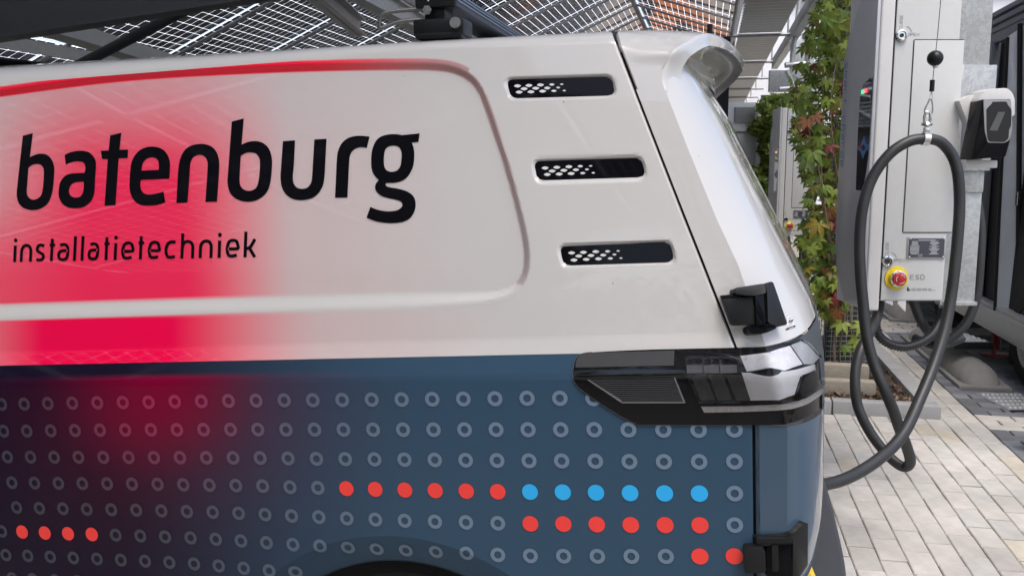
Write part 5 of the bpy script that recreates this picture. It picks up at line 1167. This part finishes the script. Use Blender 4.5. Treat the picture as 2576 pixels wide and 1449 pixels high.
# ================================================================== PLANTS
def leaf_mesh(name, L_, W_l, m, fold=.25, curl=.25, serr=True):
    """one five-fingered creeper leaf lying in xy, stalk at the origin"""
    V = []; Fc = []
    for ang, k in ((0, 1.0), (R(44), .9), (R(-44), .9), (R(92), .66), (R(-92), .66)):
        c, s_ = math.cos(ang), math.sin(ang); n = 6; b = len(V)
        for i in range(n + 1):
            t = i / n; w = W_l * k * (math.sin(math.pi * t ** .85) ** 1.15 + .04) * (1 if i < n else 0); x = t * L_ * k + .006
            z = -curl * L_ * t * t * k; wj = w * (1.08 if (serr and i % 2) else .94)
            for yy, zz in ((-wj, fold * w), (0, 0), (wj, fold * w)): V.append((c * x - s_ * yy, s_ * x + c * yy, z + zz))
        for i in range(n):
            for j in range(2): Fc.append((b + i * 3 + j, b + (i + 1) * 3 + j, b + (i + 1) * 3 + j + 1, b + i * 3 + j + 1))
    me = bpy.data.meshes.new(name); me.from_pydata(V, [], Fc); me.polygons.foreach_set('use_smooth', [True] * len(me.polygons)); me.materials.append(m); return me
def leafmat(name, c, tr=.45):
    m = mat(name, c, rough=.5, noise=.25, nscale=25, rand=.18, spec=.4); nt = m.node_tree; b = nt.nodes['Principled BSDF']; o = nt.nodes['Material Output']
    t = nd(nt, 'ShaderNodeBsdfTranslucent'); src = b.inputs['Base Color'].links[0].from_socket; nt.links.new(src, t.inputs[0]); mx = nd(nt, 'ShaderNodeMixShader'); mx.inputs[0].default_value = tr
    nt.links.new(b.outputs[0], mx.inputs[1]); nt.links.new(t.outputs[0], mx.inputs[2]); nt.links.new(mx.outputs[0], o.inputs[0]); return m
LM = [leafmat('leaf_green', (.17, .26, .045)), leafmat('leaf_lime', (.30, .38, .07)), leafmat('leaf_olive', (.20, .20, .045)), leafmat('leaf_red', (.24, .04, .045)), leafmat('leaf_orange', (.29, .12, .05)), leafmat('leaf_pink', (.36, .13, .12)), leafmat('leaf_dark', (.09, .15, .035)), leafmat('leaf_yellow', (.30, .24, .04))]
LME = [[leaf_mesh('leaf', .092, .0165, m, RNG.uniform(.1, .4), RNG.uniform(.1, .5)) for _ in range(2)] for m in LM]
VY_ = 6.15
trel = empty('trellis', at(2135, 960, VY_ + .1) * [1, 1, 0]); to = np.array(trel.location); tag(trel, 'galvanised wire mesh trellis column carrying the climbing vine', 'trellis')
Vw = []; Fw = []
def wire(a, b, r_=.0022):
    v, f = tube_data([a, b], r_, 5, False); k = len(Vw); Vw.extend(v); Fw.extend([tuple(i + k for i in q) for q in f])
xa, xb = at(2086, 700, VY_ + .1)[0], at(2200, 700, VY_ + .1)[0]
for k in range(int((xb - xa) / .036) + 1):
    for yy in (VY_ + .1, VY_ + .32): wire(np.array([xa + k * .036, yy, .06]) - to, np.array([xa + k * .036, yy, 3.2]) - to)
for k in range(85):
    for yy in (VY_ + .1, VY_ + .32): wire(np.array([xa, yy, .08 + k * .037]) - to, np.array([xb, yy, .08 + k * .037]) - to)
for k in range(7):
    wire(np.array([xa, VY_ + .1 + k * .037, .06]) - to, np.array([xa, VY_ + .1 + k * .037, 3.2]) - to)
wm_ = mesh_obj('wire_mesh', Vw, Fw, M_rail, trel); wm_['kind'] = 'stuff'
box_obj('core_board', np.array([(xa + xb) / 2 + .03, VY_ + .22, .62]) - to, (xb - xa - .02, .10, 1.12), mat('slate_board', (.045, .05, .055), rough=.8, noise=.15), trel)
tube('trellis_post', [np.array([xb - .03, VY_ + .2, 0]) - to, np.array([xb - .03, VY_ + .2, 3.2]) - to], .045, mat('post_grey', (.10, .105, .11), rough=.5, noise=.1), trel, 14)
vine = empty('climbing_vine', at(2120, 985, VY_) * [1, 1, 0] + [0, 0, .04]); vo = np.array(vine.location); tag(vine, 'climbing vine with green and red autumn leaves on the mesh trellis', 'vine')
M_stem = mat('vine_stem', (.17, .125, .09), rough=.85, noise=.25, nscale=40)
STEMS = [[(2150, 1015), (2120, 950), (2110, 880), (2125, 800), (2112, 700), (2125, 560), (2100, 400), (2090, 250), (2110, 100), (2100, -60)], [(2160, 1010), (2140, 960), (2152, 880), (2140, 790), (2158, 700), (2140, 560), (2160, 420), (2130, 260), (2140, 80), (2120, -60)],
 [(2128, 990), (2102, 930), (2098, 860), (2108, 790), (2098, 690), (2080, 560), (2060, 430), (2035, 330), (2010, 250), (2000, 215)], [(2110, 700), (2075, 520), (2065, 380), (2072, 250), (2060, 150), (2075, 60)], [(2165, 1000), (2172, 900), (2165, 800), (2150, 720)], [(2140, 560), (2100, 520), (2060, 505), (2030, 500)], [(2130, 400), (2090, 340), (2050, 300), (2020, 215), (1995, 190)]]
for k, st in enumerate(STEMS):
    P = catmull([at(x, y, VY_ - .03 + .05 * math.sin(i * 1.7 + k)) - vo for i, (x, y) in enumerate(st)], 6)
    tube('stem', P, list(np.linspace(.0085, .003, len(P)) * (1 if k < 3 else .6)), M_stem, vine, 7)
YS = [0, 100, 190, 250, 320, 380, 450, 520, 590, 640, 720, 780, 850, 950]; XA = [2065, 2025, 1994, 1984, 1994, 2010, 2025, 2035, 2012, 2002, 2040, 2058, 2095, 2110]; XB = [2180, 2170, 2160, 2152, 2150, 2148, 2150, 2148, 2145, 2140, 2135, 2130, 2180, 2178]
def leaf_at(px, py, Y, mi, sc):
    p = at(px, py, Y); d = np.array([0, 0, H]) - p; d /= np.linalg.norm(d)
    nrm = Vector(d) * .9 + Vector((RNG.normal(0, .35), RNG.normal(-.1, .25), RNG.uniform(.0, .8))); nrm.normalize()
    dn = Vector((RNG.normal(0, .45), RNG.normal(-.1, .2), -1)); dn = (dn - nrm * dn.dot(nrm)).normalized(); yv = nrm.cross(dn)
    o = bpy.data.objects.new('leaf', LME[mi][int(RNG.integers(2))]); link(o, vine); o.matrix_local = basis(p - vo, dn, yv, nrm) @ Matrix.Scale(sc, 4)
cnt = 0
while cnt < 268:
    py = RNG.uniform(-20, 830); xa_, xb_ = np.interp(py, YS, XA), np.interp(py, YS, XB); t = RNG.beta(1.25, 1.05); px = xa_ + t * (xb_ - xa_)
    if py > 780 and RNG.random() < .75: continue
    redz = .05 + .70 * t * t * (1 if 180 < py < 580 else .5) - (.2 if py < 150 else 0)
    if RNG.random() < redz * .8: mi = int(RNG.choice([3, 4, 5, 2], p=[.36, .24, .16, .24]))
    else: mi = int(RNG.choice([0, 1, 2, 6, 7], p=[.30, .48, .11, .07, .04]))
    dpt = VY_ + RNG.uniform(-.10, .22); leaf_at(px, py, dpt, mi, RNG.uniform(.45, .98)); cnt += 1
for px, py, mi, sc in [(2120, 810, 1, 1.1), (2168, 815, 1, 1.0), (2160, 850, 1, 1.1), (2130, 870, 0, .8), (2155, 925, 1, .9), (2152, 1000, 7, 1.2), (2135, 990, 2, 1.0), (2110, 780, 4, 1.0), (2095, 745, 3, 1.1), (2108, 725, 3, 1.3), (2130, 700, 3, 1.2), (2112, 565, 5, .9), (2125, 545, 3, 1.2), (2140, 520, 3, 1.1), (2090, 365, 5, 1.0), (2140, 250, 5, 1.2), (2118, 245, 2, 1.4), (2060, 560, 7, 1.3), (2010, 250, 0, 1.3), (2030, 300, 4, .95), (2050, 290, 4, .85), (2045, 380, 0, 1.4), (2030, 395, 6, 1.4), (2100, 60, 1, 1.2), (2090, 30, 1, 1.2), (2145, 55, 2, 1.1)]:
    leaf_at(px, py, VY_ - .1, mi, sc)
# deeper, shaded leaves of the same vine
V = []; Fc = []; MI = []
for k in range(1050):
    py = RNG.uniform(-20, 760); xa_, xb_ = np.interp(py, YS, XA), np.interp(py, YS, XB); px = xa_ - 6 + RNG.beta(1.25, 1.05) * (xb_ - xa_ + 8)
    me_ = LME[int(RNG.choice([0, 1, 6, 2, 3], p=[.36, .40, .08, .09, .07]))][int(RNG.integers(2))]; mi = LM.index(me_.materials[0]); p = at(px, py, VY_ + RNG.uniform(.08, .34)) - vo
    q = RNG.normal(size=3) * .6 + np.array([0, -1, .5]); q /= np.linalg.norm(q); dn = np.array([RNG.normal(0, .6), 0, -1.]); dn -= q * (dn @ q); dn /= np.linalg.norm(dn); yv = np.cross(q, dn); sc = RNG.uniform(.38, .80); b = len(V)
    V += [p + sc * (v.co[0] * dn + v.co[1] * yv + v.co[2] * q) for v in me_.vertices]; Fc += [tuple(i + b for i in f.vertices) for f in me_.polygons]; MI += [mi] * len(me_.polygons)
dp = mesh_obj('inner_foliage', V, Fc, LM, vine, True); dp.data.polygons.foreach_set('material_index', MI); dp['kind'] = 'stuff'
# hedge column further back
def bush(name, lab, cat_, px0, px1, py0, py1, Y, n, ms, size, dep=.5, base=True):
    o0 = at((px0 + px1) / 2, 700, Y) * [1, 1, 0]; e = empty(name, o0); tag(e, lab, cat_); o0 = np.array(o0); V = []; Fc = []; MI = []
    x0, x1 = at(px0, (py0 + py1) / 2, Y)[0], at(px1, (py0 + py1) / 2, Y)[0]; zt = at(px0, py0, Y)[2]; zl = max(.1, at(px0, py1, Y)[2])
    for k in range(n):
        t = RNG.uniform(0, 1); z = zl + t * (zt - zl); w = RNG.uniform(0, 1); lump = .06 * math.sin(z * 9 + 2) + .05 * math.sin(z * 23)
        x = x0 - lump + w * (x1 - x0 + 2 * lump); y = Y + RNG.uniform(0, dep) + .08 * math.sin(z * 14 + x * 19)
        if t > .93 and RNG.random() < .5: continue
        p = np.array([x, y, z]) - o0; q = RNG.normal(size=3); q[1] -= 1.0; q[2] += .6; q /= np.linalg.norm(q); a = np.cross(q, RNG.normal(size=3)); a /= np.linalg.norm(a); b_ = np.cross(q, a); L_ = size * RNG.uniform(.6, 1.3); b = len(V)
        V += [p - a * L_, p + b_ * L_ * .42 + q * L_ * .1, p + a * L_, p - b_ * L_ * .42 + q * L_ * .1]; Fc += [(b, b + 1, b + 2), (b, b + 2, b + 3)]; MI += [int(RNG.choice(len(ms)))] * 2
    f = mesh_obj('foliage', V, Fc, ms, e); f.data.polygons.foreach_set('material_index', MI); f['kind'] = 'stuff'
    tube('stem', [np.array([(x0 + x1) / 2, Y + dep / 2, 0]) - o0, np.array([(x0 + x1) / 2 + .05, Y + dep / 2, zt * .9]) - o0], .03, M_stem, e, 8)
    return e
bush('hedge_column', 'dense small-leaved green hedge column left of the farther charging station', 'hedge', 1926, 1985, 236, 640, 10.4, 4200, [LM[6], LM[0], LM[1], LM[1]], .055, .55)
bush('shrub', 'bright green shrub in the light behind the lower vine', 'shrub', 2035, 2085, 590, 760, 12.5, 1800, [LM[1], LM[0], LM[1]], .07, .6)
# ================================================================== TRAILER
def atu(px, py, u):
    d = ray(px, py); return np.array([0, 0, H]) + d * (u / (d @ DC))
UT = 2.12
TO = np.array(UV(UT, 7)); trl = empty('box_trailer', TO); tag(trl, 'dark blue-grey box trailer with open side doors and metal steps', 'trailer')
M_tr = mat('trailer_navy', (.085, .10, .135), rough=.35, coat=.6, noise=.06); M_tr2 = mat('trailer_grey', (.20, .21, .23), rough=.4, metal=.3, noise=.08); M_sill = mat('trailer_sill', (.42, .425, .42), rough=.45, metal=.4, noise=.1, nscale=10)
M_int = mat('trailer_interior', (.006, .006, .009), rough=.7, noise=.2)
def tw(name, v0, v1, z0, z1_, m, du=0., t=.04, bev=.003, par=None):
    return box_obj(name, ((UT + du + t / 2), (v0 + v1) / 2, (z0 + z1_) / 2), (t, v1 - v0, z1_ - z0), m, par or trl, Matrix.Translation(-Vector(TO)) @ frame(0, 0), bev)
def vz(px, py, u=UT): p = atu(px, py, u); return p @ DL, p[2]
v_top, z_top_ = vz(2485, 62); v_s, z_s = vz(2520, 830); 
print('trailer', v_top, z_top_, v_s, z_s, vz(2576, 3.5), vz(2455, 797), vz(2500, 105), vz(2560, 730))
ZS = z_s
tw('wall_panel', 5.4, 11.5, ZS + 2.12, ZS + 2.30, M_tr, .0)
for k in range(3): tw('roof_rail', 5.3, 11.6, ZS + 2.20 + k * .055, ZS + 2.235 + k * .055, M_tr2, -.015 - .01 * k, .06)
tw('wall_panel', 7.74, 11.5, ZS + .12, ZS + 2.12, M_tr, 0)
tw('doorway', 5.5, 7.66, ZS + .12, ZS + 2.12, M_int, .06, .02)
tw('door_frame', 7.64, 7.78, ZS + .12, ZS + 2.13, M_tr2, -.02, .07)
tw('sill', 5.3, 11.6, ZS - .04, ZS + .12, M_sill, -.03, .10)
tw('floor_edge', 5.5, 8.5, ZS + .12, ZS + .15, M_sill, -.01, .5)
box_obj('trailer_body', (UT + 1.15, 8.45, ZS + 1.2), (2.1, 6.1, 2.3), M_tr, trl, Matrix.Translation(-Vector(TO)) @ frame(0, 0), .03)
# open door leaf; its pale base colour stands in for mirrored sky
q0, q1 = vz(2508, 800), None
dv0, dv1 = 6.55, 6.62
A = atu(2556, 560, UT - .02)
dl_ = [(2500, 790), (2533, 95), (2640, 20), (2640, 900), (2558, 868)]
P = [at(x, y, 6.15 + .35 * ((2640 - x) / 140)) - TO for x, y in dl_]
V = P + [p + np.array([.02, .04, 0]) for p in P]; n = 5
M_door = mat('door_gloss', (.72, .77, .84), rough=.10, metal=.2, coat=1., noise=.12, nscale=1.5)
mesh_obj('door_leaf', V, [tuple(range(n)), tuple(range(2 * n - 1, n - 1, -1))] + [(i, i + n, (i + 1) % n + n, (i + 1) % n) for i in range(n)], M_door, trl)
tube('door_edge', [P[0] + [0, -.01, 0], P[1] + [0, -.01, 0]], .012, M_sat, trl, 8); tube('door_edge', [P[4] + [0, -.012, 0], at(2566, 60, 6.3) - TO], .018, M_sat, trl, 8); tube('door_edge', [P[0] + [0, -.01, 0], P[4] + [0, -.01, 0]], .012, M_sill, trl, 8)
bm = bmesh.new(); add_box(bm, at(2562, 500, 6.28) - TO, (.03, .03, .10), None, .004); bm_obj('door_handle', bm, M_chr, trl)
# steps
def step(px0, py0, px1, py1, Y, lab):
    a = at(px0, py1, Y); b = at(px1, py1, Y); e = empty('trailer_step', a); tag(e, lab, 'step', 'folding metal steps'); w = b[0] - a[0]
    box_obj('tread', (w / 2, .22, .012), (w, .44, .018), mat('tread_alu', (.5, .51, .52), rough=.4, metal=.6, noise=.08), e, None, .003)
    box_obj('nosing', (w / 2, -.012, .0), (w + .02, .03, .05), M_sat, e, None, .008)
    for i in range(9):
        for j in range(5): lathe('tread_stud', [(0, .02), (.010, .02), (.009, .027), (0, .027)], M_dia, e, 8, Matrix.Translation((w * (i + .8) / 9.6, .05 + j * .08, .002)))
    return e
step(2400, 0, 2492, 868, 6.25, 'perforated folding metal step with black nosing below the open trailer door')
step(2542, 0, 2660, 1040, 5.35, 'pale metal step cut off by the right edge of the picture')
# trailer wheel, jack, mudguard, frame under the floor
def twheel(u, v, r_, lab=None):
    Mw = Matrix.Translation(Vector(UV(u, v, r_)) - Vector(TO)) @ Matrix.Rotation(-YAW, 4, 'Z') @ Matrix.Rotation(R(90), 4, 'Y')
    w = lathe('wheel', [(.01, .07), (r_ * .60, .07), (r_ * .62, .0), (r_ * .66, -.012), (r_ * .9, -.012), (r_, .02), (r_, .17), (r_ * .9, .2), (r_ * .6, .2)], M_rub, trl, 44, Mw)
    lathe('rim', [(.02, .03), (r_ * .3, .03), (r_ * .34, .05), (r_ * .5, .06), (r_ * .56, .01), (r_ * .64, -.004), (r_ * .66, .01)], mat('steel_rim', (.55, .55, .53), rough=.4, metal=.5, noise=.2), w, 40, Mw)
wv = ground(2570, 983); twheel(float(wv @ DC) + .06, float(wv @ DL) + .16, .33); wv2 = at(2350, 845, 9.8); twheel(2.25, 9.2, .33)
M_jack = mat('jack_red', (.22, .02, .03), rough=.5, noise=.15)
for px, py in ((2500, 880), (2512, 865)):
    a = at(px, py + 15, 7.0) - TO; tube('jack_leg', [a, a + np.array([.03, .1, .32])], .018, M_jack, trl, 8)
a = at(2505, 895, 7.0) - TO; box_obj('jack_foot', a, (.22, .14, .03), M_jack, trl, None, .004)
box_obj('chassis_rail', np.array(UV(UT + .25, 8.3, ZS - .10)) - TO, (.06, 5.6, .12), M_dst, trl, Matrix.Translation(np.array(UV(UT + .25, 8.3, ZS - .10)) - TO) @ Matrix.Rotation(-YAW, 4, 'Z') @ Matrix.Translation(-(Vector(UV(UT + .25, 8.3, ZS - .10)) - Vector(TO))))
box_obj('chassis_rail', at(2440, 815, 7.6) - TO, (.9, .06, .06), M_dst, trl)
box_obj('mudguard', at(2555, 850, 6.6) - TO, (.03, .10, .42), M_dst, trl, None, .003)
# ================================================================== FAR BUILDINGS (close the view; mirrored by the solar cells)
def building(name, lab, u0, u1, v0, v1, h, m, mw, rows=2, cols=8):
    o0 = np.array(UV((u0 + u1) / 2, v0)); e = empty(name, o0, -YAW); tag(e, lab, 'building')
    w = u1 - u0; box_obj('wall', (0, (v1 - v0) / 2, h / 2), (w, v1 - v0, h), m, e); box_obj('roof_edge', (0, (v1 - v0) / 2, h + .1), (w + .3, v1 - v0 + .3, .2), M_trim, e)
    for r_ in range(rows):
        for c_ in range(cols):
            x = -w / 2 + w * (c_ + .5) / cols; z = h * (r_ + .5) / rows; wd = w / cols * .5; wn_ = box_obj('window', (x, -.02, z), (wd, .06, h / rows * .42), mw, e); box_obj('window_frame', (x, -.06, z), (.06, .04, h / rows * .42), M_cab2, wn_)
M_brick = mat('orange_brick', (.60, .22, .09), rough=.85, noise=.2, nscale=2.5, bump=.3, bscale=20)
M_win = mat('window_dark', (.02, .025, .03), rough=.05, coat=1.)
building('brick_building', 'orange brick building far beyond the canopy', -18, 12, 66, 80, 9, M_brick, M_win)
building('grey_hall', 'pale grey hall far behind at the left', -60, -20, 52, 62, 8, mat('hall_grey', (.42, .42, .41), rough=.7, noise=.1), M_win, 1, 6)
building('white_building', 'white building far behind the vine and galvanised frame', .6, 22, 26, 32, 6.0, mat('white_render', (.78, .79, .80), rough=.7, noise=.04), M_win, 2, 3)
for k, (u, v, c) in enumerate([(-4.5, 26, (.015, .02, .04)), (-1.0, 31, (.02, .05, .075)), (-11, 17, (.05, .05, .055))]):
    e = empty('parked_truck', UV(u, v), -YAW); tag(e, ['navy box truck parked in the distance hidden by the van', 'teal box truck parked in the far distance', 'charcoal box truck parked far left behind the van'][k], 'truck', 'trucks parked behind the van')
    m = mat('truck_%d' % k, c, rough=.35, coat=.5, noise=.05); box_obj('cargo_box', (0, 2.4, 1.55), (2.1, 3.6, 1.9), m, e, None, .03); box_obj('cab', (0, .2, 1.1), (1.95, 1.1, 1.3), m, e, None, .15); box_obj('windscreen', (0, -.36, 1.35), (1.7, .04, .5), M_win, e)
    for sx in (-.85, .85):
        for yy in (.2, 3.2): lathe('wheel', [(.1, 0), (.38, 0), (.4, .04), (.4, .2), (.38, .24), (.1, .24)], M_rub, e, 20, Matrix.Translation((sx - .12, yy, .4)) @ Matrix.Rotation(R(90), 4, 'Y'))
yc = tube('yellow_cable', catmull([np.array(VT) + VX * a + VY * b + DZ * c for a, b, c in ((.13, .02, .05), (.165, .05, .35), (.172, .07, .62), (.165, .12, .72), (.13, .2, .75))], 6), .008, mat('cable_yellow', (.75, .45, .01), rough=.45, noise=.05), None, 8); tag(yc, 'thin yellow cable hanging at the lower rear corner of the van', 'cable')

# trees and a low hall behind the camera (they show in the paint and shade the view back)
def tree(u, v, h, lab):
    o0 = np.array(UV(u, v)); e = empty('tree', o0); tag(e, lab, 'tree', 'trees behind the photographer'); V = []; Fc = []; MI = []
    tube('trunk', catmull([(0, 0, 0), (.08, .05, h * .25), (-.05, .1, h * .5), (.05, 0, h * .8)], 5), list(np.linspace(.19, .05, 16)), M_stem, e, 10)
    cl_ = [(RNG.normal(0, h * .17), RNG.normal(0, h * .17), h * RNG.uniform(.35, .95), h * RNG.uniform(.10, .18)) for _ in range(16)]
    for k in range(7):
        c = cl_[k]; tube('limb', [(0, 0, h * .3), (c[0] * .5, c[1] * .5, (c[2] + h * .3) / 2), c[:3]], [.07, .045, .02], M_stem, e, 6)
    for c in cl_:
        for k in range(170):
            q = RNG.normal(size=3); q = q / np.linalg.norm(q) * c[3] * RNG.uniform(.5, 1.1); p = np.array(c[:3]) + q; n_ = RNG.normal(size=3); n_ /= np.linalg.norm(n_); a = np.cross(n_, RNG.normal(size=3)); a /= np.linalg.norm(a); b_ = np.cross(n_, a); L_ = RNG.uniform(.10, .22); b = len(V)
            V += [p - a * L_, p + b_ * L_ * .5, p + a * L_, p - b_ * L_ * .5]; Fc.append((b, b + 1, b + 2, b + 3)); MI.append(int(RNG.integers(3)))
    f = mesh_obj('crown', V, Fc, [LM[6], LM[0], LM[6]], e); f.data.polygons.foreach_set('material_index', MI); f['kind'] = 'stuff'
for k, (u, v, h) in enumerate([(-13, -15, 7.5), (-8.5, -17, 8.5), (-4, -14.5, 6.5), (.5, -16, 8), (5, -15, 7), (9.5, -17, 8.5)]):
    tree(u, v, h, ['broad leafy tree behind the photographer, far left', 'tall leafy tree behind the photographer, second from the left', 'small leafy tree behind the photographer, third from the left', 'leafy tree straight behind the photographer', 'leafy tree behind the photographer, second from the right', 'tall leafy tree behind the photographer, far right'][k])

# unseen dark box truck, added behind the camera to darken reflections in the paint
e = empty('parked_truck', np.array(VT) + VX * -6.2 + VY * -6.6, math.atan2(VX[1], VX[0])); tag(e, 'long dark grey box truck parked behind the photographer at the left', 'truck')
m = mat('truck_dark', (.02, .021, .026), rough=.4, coat=.3, noise=.08); box_obj('cargo_box', (.6, -1.1, 1.65), (6.4, 2.2, 2.1), m, e, None, .03); box_obj('cab', (-3.5, -1.1, 1.15), (1.6, 2.0, 1.7), m, e, None, .15); box_obj('chassis', (0, -1.1, .5), (7.6, 1.8, .2), M_dst, e)
box_obj('side_window', (-3.5, -.09, 1.55), (.8, .04, .5), M_win, e)
for xx in (-3.4, 2.4):
    for yy in (-.35, -2.1): lathe('wheel', [(.1, 0), (.40, 0), (.42, .04), (.42, .22), (.40, .26), (.1, .26)], M_rub, e, 24, Matrix.Translation((xx, yy + .13, .42)) @ Matrix.Rotation(R(90), 4, 'X'))
